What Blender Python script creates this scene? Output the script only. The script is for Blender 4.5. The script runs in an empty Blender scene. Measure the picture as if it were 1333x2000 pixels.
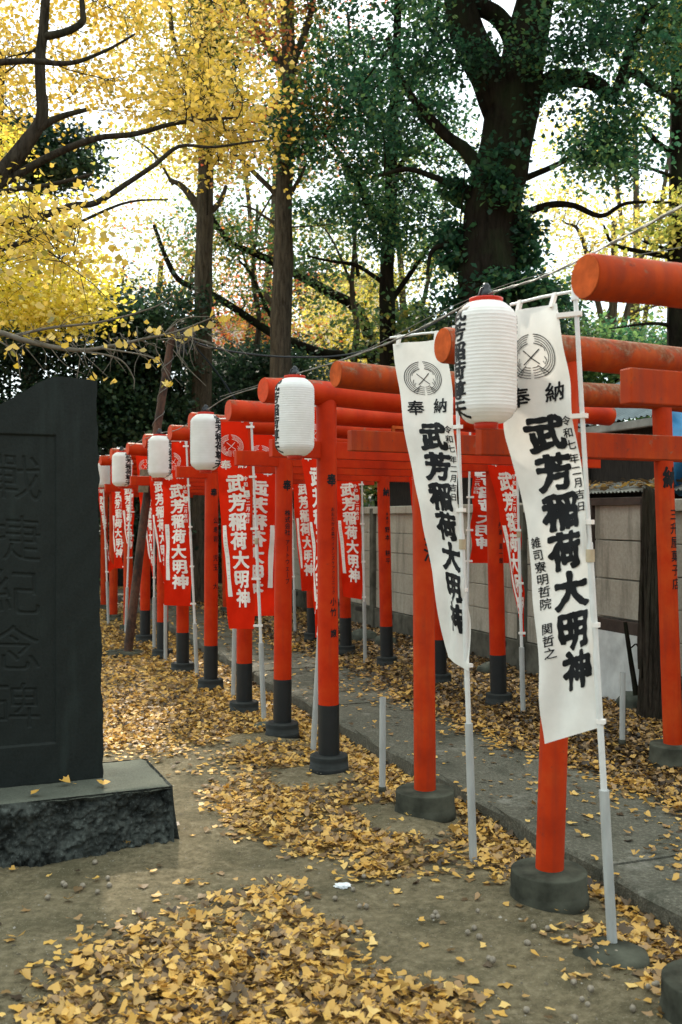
import bpy, bmesh, math, random
import numpy as np
from mathutils import Vector, Matrix, noise as mnoise
random.seed(7); rng = np.random.default_rng(11)
S = bpy.context.scene
COL = S.collection
R = math.radians

# ------------------------------------------------------------------ camera, sky, sun, exposure
cam = bpy.data.cameras.new('camera'); cam_o = bpy.data.objects.new('camera', cam); COL.objects.link(cam_o)
cam_o.location = (0, 0, 1.5); cam_o.rotation_euler = (R(90.29), 0, 0)
cam.sensor_fit = 'VERTICAL'; cam.sensor_height = 36; cam.sensor_width = 24; cam.lens = 35
cam.clip_start = .05; cam.clip_end = 2000
cam.dof.use_dof = True; cam.dof.focus_distance = 5.6; cam.dof.aperture_fstop = 4.5
S.camera = cam_o
SUN_EL, SUN_AZ = 40, -14            # degrees above the horizon, and from +Y towards +X
w = bpy.data.worlds.new('World'); S.world = w; w.use_nodes = True
nt = w.node_tree; bg = nt.nodes['Background']
sky = nt.nodes.new('ShaderNodeTexSky'); sky.sky_type = 'NISHITA'; sky.sun_disc = False
sky.sun_elevation = R(SUN_EL); sky.sun_rotation = R(SUN_AZ); sky.air_density = 1.0; sky.dust_density = .6; sky.ozone_density = 1.0
hz = nt.nodes.new('ShaderNodeMix'); hz.data_type = 'RGBA'; hz.inputs[0].default_value = .55
tcw = nt.nodes.new('ShaderNodeTexCoord'); sxw = nt.nodes.new('ShaderNodeSeparateXYZ'); nt.links.new(tcw.outputs['Generated'], sxw.inputs[0])
rw_ = nt.nodes.new('ShaderNodeValToRGB'); nt.links.new(sxw.outputs[2], rw_.inputs[0])      # thin bright cloud veil, paler towards the horizon
for i_, (p_, c_) in enumerate([(0.0, (.49, .55, .54, 1)), (.35, (.64, .695, .65, 1)), (1.0, (1.12, 1.22, 1.08, 1))]):
    if i_ > 1: rw_.color_ramp.elements.new(p_)
    rw_.color_ramp.elements[i_].position = p_; rw_.color_ramp.elements[i_].color = c_
az_ = nt.nodes.new('ShaderNodeMapRange'); az_.interpolation_type = 'SMOOTHSTEP'; az_.inputs[1].default_value = -.75; az_.inputs[2].default_value = .55; az_.inputs[3].default_value = 8.5; az_.inputs[4].default_value = 16.5
zz_ = nt.nodes.new('ShaderNodeMath'); zz_.operation = 'MULTIPLY_ADD'; zz_.inputs[1].default_value = .9; nt.links.new(sxw.outputs[2], zz_.inputs[0]); nt.links.new(sxw.outputs[1], zz_.inputs[2]); nt.links.new(zz_.outputs[0], az_.inputs[0])
vm_ = nt.nodes.new('ShaderNodeVectorMath'); vm_.operation = 'SCALE'; nt.links.new(az_.outputs[0], vm_.inputs['Scale']); nt.links.new(rw_.outputs[0], vm_.inputs[0]); nt.links.new(vm_.outputs[0], hz.inputs[7])
nt.links.new(sky.outputs[0], hz.inputs[6]); nt.links.new(hz.outputs[2], bg.inputs[0])
bg.inputs[1].default_value = .12
sun = bpy.data.lights.new('sun', 'SUN'); sun_o = bpy.data.objects.new('sun', sun); COL.objects.link(sun_o)
sun.energy = 4.2; sun.angle = R(3.0); sun.color = (1, .91, .76)
sd = Vector((math.sin(R(SUN_AZ))*math.cos(R(SUN_EL)), math.cos(R(SUN_AZ))*math.cos(R(SUN_EL)), math.sin(R(SUN_EL))))
sun_o.rotation_euler = sd.to_track_quat('Z', 'Y').to_euler(); sun_o.location = (0, 0, 30)
S.view_settings.view_transform = 'Standard'; S.view_settings.look = 'None'; S.view_settings.gamma = 1
S.view_settings.exposure = 1.0
S.cycles.max_bounces = 8; S.cycles.transparent_max_bounces = 8; S.cycles.sample_clamp_indirect = 6

# ------------------------------------------------------------------ helpers
F = 1944.0
def at(u, v, D):                      # a measured point: photo column, row and distance -> metres
    return Vector(((u-666.5)*D/F, D, 1.5+(1010-v)*D/F))
def sm(a, b, x):
    t = np.clip((x-a)/(b-a), 0, 1); return t*t*(3-2*t)

def tag(o, label=None, cat=None, group=None, kind=None):
    if label: o['label'] = label
    if cat: o['category'] = cat
    if group: o['group'] = group
    if kind: o['kind'] = kind
    return o
ORG = {}
def thing(name, loc, label, cat, group=None):
    o = bpy.data.objects.new(name, None); COL.objects.link(o); o.location = loc; o.empty_display_size = .1
    ORG[o] = Vector(loc); return tag(o, label, cat, group)

class MB:
    def __init__(s): s.v = []; s.f = []; s.m = []; s.sm = []
    def add(s, vs, fs, mi=0, smooth=True):
        n = len(s.v); s.v.extend([tuple(p) for p in vs])
        for f in fs: s.f.append(tuple(i+n for i in f)); s.m.append(mi); s.sm.append(smooth)
    def build(s, name, mats, parent=None, origin=None, bevel=0):
        me = bpy.data.meshes.new(name)
        o = bpy.data.objects.new(name, me); COL.objects.link(o)
        if parent is not None:
            o.parent = parent; og = ORG[parent]
        else:
            og = Vector(origin) if origin is not None else Vector((0, 0, 0)); o.location = og
        ORG[o] = og
        a = np.array(s.v, dtype=float).reshape(-1, 3) - np.array(og)
        me.from_pydata(a.tolist(), [], s.f)
        for m in (mats if isinstance(mats, (list, tuple)) else [mats]): me.materials.append(m)
        me.polygons.foreach_set('material_index', s.m); me.polygons.foreach_set('use_smooth', s.sm)
        me.update()
        if bevel:
            b = o.modifiers.new('bevel', 'BEVEL'); b.width = bevel; b.segments = 2; b.limit_method = 'ANGLE'
        return o
    def tube(s, pts, rad, n=10, cap=True, mi=0, smooth=True):
        pts = [Vector(p) for p in pts]; k = len(pts)
        rad = [rad]*k if not hasattr(rad, '__len__') else rad
        T = [(pts[min(i+1, k-1)]-pts[max(i-1, 0)]).normalized() for i in range(k)]
        ref = Vector((0, 0, 1)) if abs(T[0].z) < .9 else Vector((1, 0, 0))
        a = T[0].cross(ref).normalized(); vs = []
        for i in range(k):
            a = (a - T[i]*a.dot(T[i])).normalized(); b = T[i].cross(a)
            for j in range(n):
                q = 2*math.pi*j/n
                vs.append(pts[i] + (a*math.cos(q)+b*math.sin(q))*rad[i])
        fs = [(i*n+j, i*n+(j+1) % n, (i+1)*n+(j+1) % n, (i+1)*n+j) for i in range(k-1) for j in range(n)]
        s.add(vs, fs, mi, smooth)
        if cap:
            s.add(vs[:n], [tuple(range(n))[::-1]], mi, False); s.add(vs[-n:], [tuple(range(n))], mi, False)
    def lathe(s, c, prof, n=28, mi=0, smooth=True, jitter=0):
        c = Vector(c); vs = []
        for r, z in prof:
            for j in range(n):
                q = 2*math.pi*j/n
                rr = r*(1+jitter*mnoise.noise(Vector((math.cos(q)*2+c.x*9, math.sin(q)*2, z*14+c.y))))
                vs.append(c+Vector((rr*math.cos(q), rr*math.sin(q), z)))
        k = len(prof)
        fs = [(i*n+j, i*n+(j+1) % n, (i+1)*n+(j+1) % n, (i+1)*n+j) for i in range(k-1) for j in range(n)]
        if prof[0][0] > 1e-4: fs.append(tuple(range(n))[::-1])
        if prof[-1][0] > 1e-4: fs.append(tuple((k-1)*n+j for j in range(n)))
        s.add(vs, fs, mi, smooth)
    def box(s, c, X, Y, Z, mi=0):     # centre and three half-axis vectors
        c = Vector(c); X = Vector(X); Y = Vector(Y); Z = Vector(Z)
        vs = [c+X*i+Y*j+Z*k for k in (-1, 1) for j in (-1, 1) for i in (-1, 1)]
        fs = [(0, 2, 3, 1), (4, 5, 7, 6), (0, 1, 5, 4), (2, 6, 7, 3), (0, 4, 6, 2), (1, 3, 7, 5)]
        s.add(vs, fs, mi, False)
def spline(pts, n):                   # Catmull-Rom through points
    P = [Vector(p) for p in pts]
    if len(P) == 2: return [P[0].lerp(P[1], i/n) for i in range(n+1)]
    P = [P[0]*2-P[1]]+P+[P[-1]*2-P[-2]]; m = len(P)-3; out = []
    for i in range(n+1):
        t = min(i/n*m, m-1e-6); k = int(t); t -= k
        a, b, c, d = P[k:k+4]
        out.append(.5*((2*b)+(c-a)*t+(2*a-5*b+4*c-d)*t*t+(3*b-a-3*c+d)*t**3))
    return out

# ------------------------------------------------------------------ materials
def newmat(name):
    m = bpy.data.materials.new(name); m.use_nodes = True; t = m.node_tree
    return m, t, t.nodes['Principled BSDF']
def N(t, kind, **kw):
    n = t.nodes.new(kind)
    for k, v in kw.items():
        if k.startswith('i'): n.inputs[int(k[1:])].default_value = v
        else: setattr(n, k, v)
    return n
def ramp(t, fac, stops):
    r = t.nodes.new('ShaderNodeValToRGB'); e = r.color_ramp.elements
    while len(e) < len(stops): e.new(.5)
    for i, (p, c) in enumerate(stops): e[i].position = p; e[i].color = (*c, 1) if len(c) == 3 else c
    t.links.new(fac, r.inputs[0]); return r.outputs[0]
def coords(t, scale=(1, 1, 1)):
    c = N(t, 'ShaderNodeTexCoord'); m = N(t, 'ShaderNodeMapping'); m.inputs[3].default_value = scale
    t.links.new(c.outputs['Object'], m.inputs[0]); return m.outputs[0]
def noise(t, vec, scale, detail=5, rough=.6, dist=0):
    n = N(t, 'ShaderNodeTexNoise'); n.inputs['Scale'].default_value = scale; n.inputs['Detail'].default_value = detail
    n.inputs['Roughness'].default_value = rough; n.inputs['Distortion'].default_value = dist
    t.links.new(vec, n.inputs['Vector']); return n.outputs[0]
def mix(t, f, a, b, mode='MIX'):
    m = N(t, 'ShaderNodeMix', data_type='RGBA', blend_type=mode)
    for i, x in ((0, f), (6, a), (7, b)):
        if isinstance(x, (int, float)): m.inputs[i].default_value = x
        elif isinstance(x, tuple): m.inputs[i].default_value = (*x, 1)
        else: t.links.new(x, m.inputs[i])
    return m.outputs[2]
def bump(t, p, h, strength=.3, dist=.01):
    b = N(t, 'ShaderNodeBump'); b.inputs['Strength'].default_value = strength; b.inputs['Distance'].default_value = dist
    t.links.new(h, b.inputs['Height']); t.links.new(b.outputs[0], p.inputs['Normal'])
def plain(name, c, rough=.6, spec=.4, var=.25, scale=14, bmp=.15, stretch=(1, 1, 1), metallic=0):
    m, t, p = newmat(name); v = coords(t, stretch); n = noise(t, v, scale)
    d = tuple(x*(1-var) for x in c); l = tuple(min(1, x*(1+var*.6)) for x in c)
    t.links.new(ramp(t, n, [(.3, d), (.7, l)]), p.inputs['Base Color'])
    p.inputs['Roughness'].default_value = rough; p.inputs['Specular IOR Level'].default_value = spec; p.inputs['Metallic'].default_value = metallic
    if bmp: bump(t, p, n, bmp, .004)
    return m
def vermilion(name, grime, lichen, base=(.47, .025, .0022)):
    m, t, p = newmat(name); v = coords(t)
    n1 = noise(t, v, 5, 6); n2 = noise(t, v, 38, 4, .7); n3 = noise(t, coords(t, (26, 26, 2.2)), 1.0, 4)
    c = ramp(t, n1, [(.25, (base[0]*.66, base[1]*.6, base[2]*.8)), (.5, base), (.75, (base[0]*1.12, base[1]*1.9, base[2]*2.5))])
    g = ramp(t, n3, [(.62-.3*grime, (0, 0, 0)), (.95-.2*grime, (1, 1, 1))])
    gm = N(t, 'ShaderNodeMath', operation='MULTIPLY', i1=.4+.4*grime); t.links.new(g, gm.inputs[0])
    c = mix(t, gm.outputs[0], c, (.16, .03, .018))
    sp = ramp(t, n2, [(.68-.08*grime, (0, 0, 0)), (.73, (1, 1, 1))])
    sm_ = N(t, 'ShaderNodeMath', operation='MULTIPLY', i1=.3+.55*grime); t.links.new(sp, sm_.inputs[0])
    c = mix(t, sm_.outputs[0], c, (.085, .03, .022))
    if lichen:                         # grey-green growth and bare grey wood where rain lies: on the upward faces
        ge = N(t, 'ShaderNodeNewGeometry'); sx = N(t, 'ShaderNodeSeparateXYZ'); t.links.new(ge.outputs['Normal'], sx.inputs[0])
        a = N(t, 'ShaderNodeMath', operation='MULTIPLY', i1=.16); t.links.new(sx.outputs[2], a.inputs[0])
        b = N(t, 'ShaderNodeMath', operation='ADD'); t.links.new(a.outputs[0], b.inputs[0]); t.links.new(noise(t, coords(t, (1, 1, 1)), 8.5, 9, .70), b.inputs[1])
        f = ramp(t, b.outputs[0], [(.64-.15*lichen, (0, 0, 0)), (.74-.12*lichen, (1, 1, 1))])
        lc = ramp(t, n2, [(.38, (.045, .024, .012)), (.5, (.13, .070, .030)), (.64, (.15, .18, .13))])
        fm = N(t, 'ShaderNodeMath', operation='MULTIPLY', i1=.62); t.links.new(f, fm.inputs[0])
        c = mix(t, fm.outputs[0], c, lc)
    t.links.new(c, p.inputs['Base Color']); p.inputs['Roughness'].default_value = .5+.2*grime; p.inputs['Specular IOR Level'].default_value = .12
    bump(t, p, n2, .12+.2*grime, .003); return m
M = {}
M['red'] = vermilion('vermilion_paint', .25, 0)
M['red2'] = vermilion('worn_vermilion_paint', .5, 0, (.46, .034, .004))
M['redlog'] = vermilion('vermilion_log', .15, .12, (.47, .029, .0035))
M['weather'] = vermilion('weathered_vermilion', .75, 1.0, (.36, .046, .006))
M['oldlog'] = vermilion('faded_vermilion_log', .8, .55, (.40, .044, .006))
M['weathernuki'] = vermilion('weathered_tie_beam', .9, .25, (.38, .036, .004))
M['endgrain'] = plain('painted_end_grain', (.58, .052, .006), .6, .15, .2, 30, .2)
M['endold'] = plain('old_painted_end_grain', (.48, .085, .018), .8, .1, .35, 22, .4)
M['black'] = plain('black_post_paint', (.009, .011, .012), .5, .4, .3, 12, .15)
M['ink'] = plain('ink', (.008, .009, .011), .6, .2, .1, 30, 0)
M['basedark'] = plain('dark_concrete_base', (.018, .021, .020), .75, .3, .4, 16, .35)
M['base'] = plain('mossy_concrete_base', (.066, .068, .052), .95, .08, .75, 6, .8)
M['pole'] = plain('white_plastic_pole', (.66, .67, .66), .35, .5, .1, 20, 0)
M['pipe'] = plain('grey_pvc_pipe', (.38, .395, .385), .4, .45, .2, 9, .05, (3, 3, .6))
M['pipeold'] = plain('dirty_grey_pipe', (.30, .33, .33), .55, .3, .4, 9, .1, (3, 3, .6))
M['collar'] = plain('tan_collar', (.45, .37, .25), .5, .3, .2, 30, 0)
M['rubber'] = plain('matt_black_rubber', (.012, .014, .016), .9, 0, .2, 40, 0)
M['wire'] = plain('grey_twisted_wire', (.17, .165, .15), .6, .3, .3, 60, .2)
M['cable'] = plain('black_cable', (.02, .024, .03), .45, .4, .2, 40, 0)
M['lred'] = plain('lantern_red', (.60, .03, .012), .4, .4, .15, 20, 0)

def cloth(name, c, tr=.35, weave=700):
    m = bpy.data.materials.new(name); m.use_nodes = True; t = m.node_tree; t.nodes.clear()
    o = N(t, 'ShaderNodeOutputMaterial'); d = N(t, 'ShaderNodeBsdfDiffuse'); tl = N(t, 'ShaderNodeBsdfTranslucent'); mx = N(t, 'ShaderNodeMixShader', i0=tr)
    v = coords(t); n = noise(t, v, 9, 5); wv = noise(t, v, weave, 1)
    cc = ramp(t, n, [(.3, tuple(x*.9 for x in c)), (.7, tuple(min(.92, x*1.05) for x in c))])
    t.links.new(cc, d.inputs[0]); t.links.new(cc, tl.inputs[0])
    b = N(t, 'ShaderNodeBump'); b.inputs['Strength'].default_value = .18; b.inputs['Distance'].default_value = .002
    t.links.new(noise(t, v, 22, 6, .7), b.inputs['Height']); t.links.new(b.outputs[0], d.inputs['Normal'])
    t.links.new(d.outputs[0], mx.inputs[1]); t.links.new(tl.outputs[0], mx.inputs[2]); t.links.new(mx.outputs[0], o.inputs[0]); return m
M['wcloth'] = cloth('white_banner_cloth', (.80, .79, .75), .3)
M['rcloth'] = cloth('red_banner_cloth', (.68, .024, .007), .3)
M['paper'] = cloth('lantern_paper', (.90, .90, .875), .3)
M['white'] = plain('white_print', (.80, .74, .70), .8, .1, .06, 12, 0)
M['strip'] = plain('white_cloth_strip', (.80, .76, .72), .8, .1, .05, 12, 0)

def bark(name, c, scale=1.0, moss=0):
    m, t, p = newmat(name); v = coords(t, (9*scale, 9*scale, 1.6*scale))
    n = noise(t, v, 2.2, 8, .7, .6); v2 = coords(t, (1, 1, 1)); n2 = noise(t, v2, 2.5, 4)
    cc = ramp(t, n, [(.32, tuple(x*.35 for x in c)), (.5, c), (.72, tuple(x*1.7 for x in c))])
    cc = mix(t, ramp(t, n2, [(.45, (0, 0, 0)), (.7, (moss, moss, moss))]), cc, (.03, .045, .02))
    t.links.new(cc, p.inputs['Base Color']); p.inputs['Roughness'].default_value = .95; p.inputs['Specular IOR Level'].default_value = .04
    bump(t, p, n, 1.0, .05); return m
M['bark'] = bark('grey_brown_bark', (.075, .062, .047), 1)
M['barkdark'] = bark('dark_bark', (.0165, .0135, .0105), .7, .5)
M['barkyel'] = bark('ginkgo_bark', (.046, .038, .030), 1.2, .3)
M['twig'] = plain('grey_twig', (.15, .13, .105), .85, .2, .4, 30, .3)

def leafmat(name, stops, tr=.5, gloss=.06):
    m = bpy.data.materials.new(name); m.use_nodes = True; t = m.node_tree; t.nodes.clear()
    o = N(t, 'ShaderNodeOutputMaterial'); d = N(t, 'ShaderNodeBsdfDiffuse'); tl = N(t, 'ShaderNodeBsdfTranslucent'); g = N(t, 'ShaderNodeBsdfGlossy', i1=.45)
    mx = N(t, 'ShaderNodeMixShader', i0=tr); m2 = N(t, 'ShaderNodeMixShader', i0=gloss)
    a = N(t, 'ShaderNodeAttribute', attribute_name='tint'); c = ramp(t, a.outputs['Fac'], stops)
    t.links.new(c, d.inputs[0])
    h = N(t, 'ShaderNodeHueSaturation', i2=1.35); h.inputs['Saturation'].default_value = 1.0; t.links.new(c, h.inputs['Color']); t.links.new(h.outputs[0], tl.inputs[0])
    t.links.new(d.outputs[0], mx.inputs[1]); t.links.new(tl.outputs[0], mx.inputs[2])
    t.links.new(mx.outputs[0], m2.inputs[1]); t.links.new(g.outputs[0], m2.inputs[2]); t.links.new(m2.outputs[0], o.inputs[0]); return m
YEL = [(0, (.20, .18, .03)), (.22, (.42, .30, .035)), (.5, (.58, .395, .060)), (.8, (.65, .455, .09)), (1, (.72, .56, .18))]
M['ginkgo'] = leafmat('ginkgo_leaves', YEL, .5)
M['ginkgo_lit'] = leafmat('sunlit_tone_ginkgo_leaves', [(0, (.40, .36, .03)), (.5, (.66, .55, .06)), (1, (.75, .63, .18))], .55)  # brighter copy of the ginkgo colour, strong sunlight mixed into it
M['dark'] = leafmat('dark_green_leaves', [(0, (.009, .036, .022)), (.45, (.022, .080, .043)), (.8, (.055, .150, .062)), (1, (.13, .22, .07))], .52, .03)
M['green'] = leafmat('mid_green_leaves', [(0, (.025, .07, .03)), (.5, (.06, .13, .04)), (.8, (.13, .19, .04)), (1, (.30, .24, .05))], .5)
M['mixed'] = leafmat('autumn_mixed_leaves', [(0, (.07, .12, .03)), (.35, (.20, .22, .04)), (.6, (.42, .28, .05)), (.8, (.50, .16, .05)), (1, (.46, .09, .04))], .55)
M['ygreen'] = leafmat('yellow_green_leaves', [(0, (.12, .17, .04)), (.5, (.32, .33, .06)), (1, (.60, .47, .10))], .55)
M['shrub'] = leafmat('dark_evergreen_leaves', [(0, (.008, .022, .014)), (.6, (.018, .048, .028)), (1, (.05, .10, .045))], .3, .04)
M['litter'] = leafmat('fallen_ginkgo_leaves', [(0, (.040, .026, .016)), (.14, (.12, .075, .034)), (.28, (.22, .135, .055)), (.38, (.34, .21, .10)), (.50, (.46, .28, .080)), (.68, (.57, .325, .070)), (.86, (.64, .395, .10)), (1, (.72, .50, .18))], .2, .04)

# ------------------------------------------------------------------ lettering: brush-weight glyphs from the built-in font
GL = {}
def outline(ch):
    c = bpy.data.curves.new('glyph', 'FONT'); c.body = ch; c.size = 1; c.resolution_u = 4
    o = bpy.data.objects.new('glyph', c); COL.objects.link(o)
    me = bpy.data.meshes.new_from_object(o.evaluated_get(bpy.context.evaluated_depsgraph_get()))
    bpy.data.objects.remove(o); bpy.data.curves.remove(c)
    cnt = {}
    for p in me.polygons:
        for e in p.edge_keys: cnt[e] = cnt.get(e, 0)+1
    sg = [(me.vertices[a].co.xy, me.vertices[b].co.xy) for (a, b), k in cnt.items() if k == 1]
    bpy.data.meshes.remove(me)
    return np.array([[*a, *b] for a, b in sg])-np.array([.5, .38, .5, .38]) if sg else np.zeros((0, 4))   # em-box centre at 0
def sdf(s, P):
    a = s[:, :2]; d = s[:, 2:]-a; L = (d**2).sum(1)+1e-12
    r = P[:, None, :]-a[None]; tt = np.clip((r*d[None]).sum(2)/L, 0, 1)
    dist = np.sqrt(((r-tt[..., None]*d[None])**2).sum(2)).min(1)
    y0, y1 = a[:, 1], s[:, 3]; py = P[:, 1][:, None]; cross = ((y0 > py) != (y1 > py))
    xi = a[:, 0]+(py-y0)*(d[:, 0])/np.where(np.abs(d[:, 1]) < 1e-9, 1e-9, d[:, 1])
    ins = (np.sum(cross & (P[:, 0][:, None] < xi), 1) % 2) == 1
    return np.where(ins, -dist, dist)
def glyph(ch, bold, n):
    key = (ch, bold, n)
    if key in GL: return GL[key]
    s = outline(ch)
    if len(s) == 0: GL[key] = ([], []); return GL[key]
    g = np.linspace(-.62, .62, n+1); X, Y = np.meshgrid(g, g); P = np.stack([X.ravel(), Y.ravel()], 1)
    wob = .012*np.sin(P[:, 1]*19+P[:, 0]*5)+.010*np.sin(P[:, 0]*23-P[:, 1]*7)
    f = (sdf(s, P)-bold-wob*bold*20).reshape(n+1, n+1)
    vs = []; fs = []; vid = {}
    def V(k, x, y):
        if k not in vid: vid[k] = len(vs); vs.append((x, y))
        return vid[k]
    for j in range(n):
        for i in range(n):
            q = [(i, j), (i+1, j), (i+1, j+1), (i, j+1)]; fv = [f[b, c] for c, b in q]
            if min(fv) > 0: continue
            poly = []
            for k in range(4):
                p0, p1 = q[k], q[(k+1) % 4]; v0, v1 = fv[k], fv[(k+1) % 4]
                if v0 <= 0: poly.append(V(p0, g[p0[0]], g[p0[1]]))
                if (v0 <= 0) != (v1 <= 0):
                    u = v0/(v0-v1); poly.append(V((min(p0, p1), max(p0, p1)), g[p0[0]]+(g[p1[0]]-g[p0[0]])*u, g[p0[1]]+(g[p1[1]]-g[p0[1]])*u))
            if len(poly) >= 3: fs.append(tuple(poly))
    GL[key] = (vs, fs); return GL[key]
def write(mb, items, mapf, both=False, mi=0):
    """items: (char, x, y, width, height, bold, grid); mapf(x, y, side) -> point"""
    for ch, x, y, sx, sy, bold, n in items:
        vs, fs = glyph(ch, bold, n)
        if not vs: continue
        mb.add([mapf(x+a*sx, y+b*sy, 1) for a, b in vs], fs, mi, True)
        if both: mb.add([mapf(x+a*sx, y+b*sy, -1) for a, b in vs], [f[::-1] for f in fs], mi, True)
def on_post(ax, r, face):             # wraps lettering round a post: x metres across, y height
    def f(x, y, side):
        q = math.atan2(face.y, face.x) + x/r
        c = ax(y); return Vector((c.x+(r+.0015)*math.cos(q), c.y+(r+.0015)*math.sin(q), y))
    return f

# ------------------------------------------------------------------ the ground, the path
RN = np.array([.94, .342])            # across the row of gates (towards the wall)
def acr(x, y): return RN[0]*x+RN[1]*y
MOUNDS = [(.81, 3.89, .035, .30), (.42, 4.98, .04, .34), (-.07, 5.83, .03, .28), (-.40, 6.78, .02, .3), (.95, 3.45, .02, .2), (-.85, 4.75, .03, .3), (1.1, 2.95, .03, .3)]
def gz(x, y):
    x = np.asarray(x, float); y = np.asarray(y, float); w_ = acr(x, y)
    z = .085*sm(3.3, 3.8, w_)+.012*np.sin(x*2.3+1.1)*np.sin(y*1.7)+.006*np.sin(x*6.1+y*2.2)*np.sin(y*5.3-x)
    for mx, my, h, r in MOUNDS: z = z+h*np.exp(-((x-mx)**2+(y-my)**2)/(r*r))
    z = z-.03*sm(1.95, 2.2, w_)*sm(2.9, 2.3, w_)      # trodden gutter beside the path
    return z
def gzf(x, y): return float(gz(x, y))
def inpoly(u, v, poly):
    c = np.zeros(u.shape, bool); n = len(poly)
    for i in range(n):
        x0, y0 = poly[i]; x1, y1 = poly[(i+1) % n]
        k = ((y0 > v) != (y1 > v)); xi = x0+(v-y0)*(x1-x0)/((y1-y0) if y1 != y0 else 1e-9)
        c ^= k & (u < xi)
    return c
def px2g(pts): return [tuple(at(u, v, 2916.0/(v-1010)).xy) for u, v in pts]
PATCH = [px2g([(380, 1765), (470, 1758), (560, 1785), (645, 1850), (700, 1890), (860, 1955), (930, 2010), (930, 2300), (-60, 2300), (-20, 2060), (90, 1930), (190, 1870), (290, 1820)]),
         px2g([(452, 1462), (442, 1530), (436, 1592), (520, 1630), (620, 1652), (770, 1668), (815, 1700), (870, 1690), (815, 1650), (722, 1640), (770, 1570), (850, 1530), (700, 1420), (560, 1400)]),
         px2g([(690, 1655), (770, 1640), (850, 1680), (840, 1705), (750, 1700)]),
         px2g([(900, 1560), (1000, 1640), (1040, 1700), (985, 1690), (890, 1650)])]
def litter(x, y, soft=0):
    """how thickly fallen leaves lie, 0..1"""
    jx, jy = (rng.normal(0, soft, np.shape(x)), rng.normal(0, soft*1.3, np.shape(x))) if soft else (0, 0)
    w_ = acr(x, y); d = np.zeros(np.shape(x))
    wob = .10*np.sin(x*5.1+y*3.3)+.07*np.sin(x*11.3-y*7.7)+.05*np.sin(y*17+x*4)
    far = sm(6.2, 6.7, y+wob*1.4+2*jy)
    d = np.where(w_ < 2.02, far*(.80+.2*np.sin(x*2+y)), d)
    for p in PATCH: d = np.maximum(d, inpoly(x+wob*.6+jx, y+wob*.6+jy, p)*(.60+.34*np.sin(x*7.3+y*3.1+wob*6)*np.sin(y*6.1-x*2.0)))
    strip = sm(2.0, 2.12, w_+wob*.5+jx)*(w_+.3*jy < 2.40)
    d = np.maximum(d, strip*.8)
    bank = sm(3.04, 3.26, w_+wob*.7+jx*.8)
    d = np.maximum(d, bank)
    onpath = (w_ > 2.37) & (w_ < 3.42)
    d = np.where(onpath, np.maximum(.013+.08*sm(7, 12, y)+.06*sm(2.8, 3.1, w_+wob+jx), bank*.95), d)
    for mx, my, h, r in MOUNDS[:4]:
        q = np.hypot((x-mx+.05)/1.25, y-my+.08); d = d*sm(.17, .30, q+wob*.5)
    d = d*np.where((x < -.72) & (y > 4.05) & (y < 5.25), 0, 1)
    return np.clip(np.maximum(d, .009), 0, 1)

def axis_grid(lo, hi, step, far):
    a = list(np.arange(lo, hi+1e-6, step)); k = step; b = hi
    while b < far: k *= 1.35; b += k; a.append(b)
    k = step; b = lo; pre = []
    while b > -far: k *= 1.35; b -= k; pre.append(b)
    return np.array(pre[::-1]+a)
gx = axis_grid(-4.5, 4.5, .05, 900); gy = axis_grid(2.0, 13.0, .05, 900)
X, Y = np.meshgrid(gx, gy); Z = gz(X, Y)
near = (np.abs(X) < 4.6) & (Y > 1.9) & (Y < 13)
for j, i in zip(*np.where(near)):
    Z[j, i] += .014*mnoise.fractal(Vector((X[j, i]*5, Y[j, i]*5, 0)), .8, 2.0, 5)
Z = np.where(near, Z, np.minimum(Z, .06))
ny, nx = X.shape
me = bpy.data.meshes.new('ground'); idx = np.arange(nx*ny).reshape(ny, nx)
q = np.stack([idx[:-1, :-1], idx[:-1, 1:], idx[1:, 1:], idx[1:, :-1]], -1).reshape(-1, 4)
me.from_pydata(np.stack([X, Y, Z], -1).reshape(-1, 3).tolist(), [], q.tolist())
me.polygons.foreach_set('use_smooth', np.ones(len(q), bool))
at_l = me.attributes.new('litter', 'FLOAT', 'POINT'); at_l.data.foreach_set('value', litter(X.ravel(), Y.ravel()).astype(np.float32))
ground = bpy.data.objects.new('ground', me); COL.objects.link(ground); ground['kind'] = 'structure'
m, t, p = newmat('bare_earth'); v = coords(t)
n1 = noise(t, v, 1.7, 6); n2 = noise(t, v, 26, 8, .75); n3 = noise(t, v, 140, 3)
c = ramp(t, n1, [(.3, (.105, .086, .050)), (.55, (.175, .145, .088)), (.75, (.250, .208, .130))])
c = mix(t, .55, c, ramp(t, n2, [(.32, (.036, .030, .018)), (.5, (.160, .132, .080)), (.68, (.34, .285, .19))]))
c = mix(t, ramp(t, noise(t, v, 3.1, 5), [(.48, (0, 0, 0)), (.66, (.62, .62, .62))]), c, (.062, .058, .032))     # thin moss
c = mix(t, ramp(t, n3, [(.62, (0, 0, 0)), (.70, (.7, .7, .7))]), c, (.34, .30, .24))
c = mix(t, ramp(t, noise(t, v, 95, 4, .7), [(.30, (.75, .75, .75)), (.40, (0, 0, 0))]), c, (.040, .032, .020))
a = N(t, 'ShaderNodeAttribute', attribute_name='litter')
vo = N(t, 'ShaderNodeTexVoronoi'); vo.inputs['Scale'].default_value = 26; t.links.new(v, vo.inputs['Vector'])
sx = N(t, 'ShaderNodeSeparateColor'); t.links.new(vo.outputs['Color'], sx.inputs[0])
lc = ramp(t, sx.outputs[0], [(0, (.05, .035, .022)), (.35, (.17, .12, .075)), (.55, (.34, .22, .08)), (1, (.52, .35, .10))])
c = mix(t, ramp(t, a.outputs['Fac'], [(.25, (0, 0, 0)), (.7, (.9, .9, .9))]), c, lc)
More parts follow.
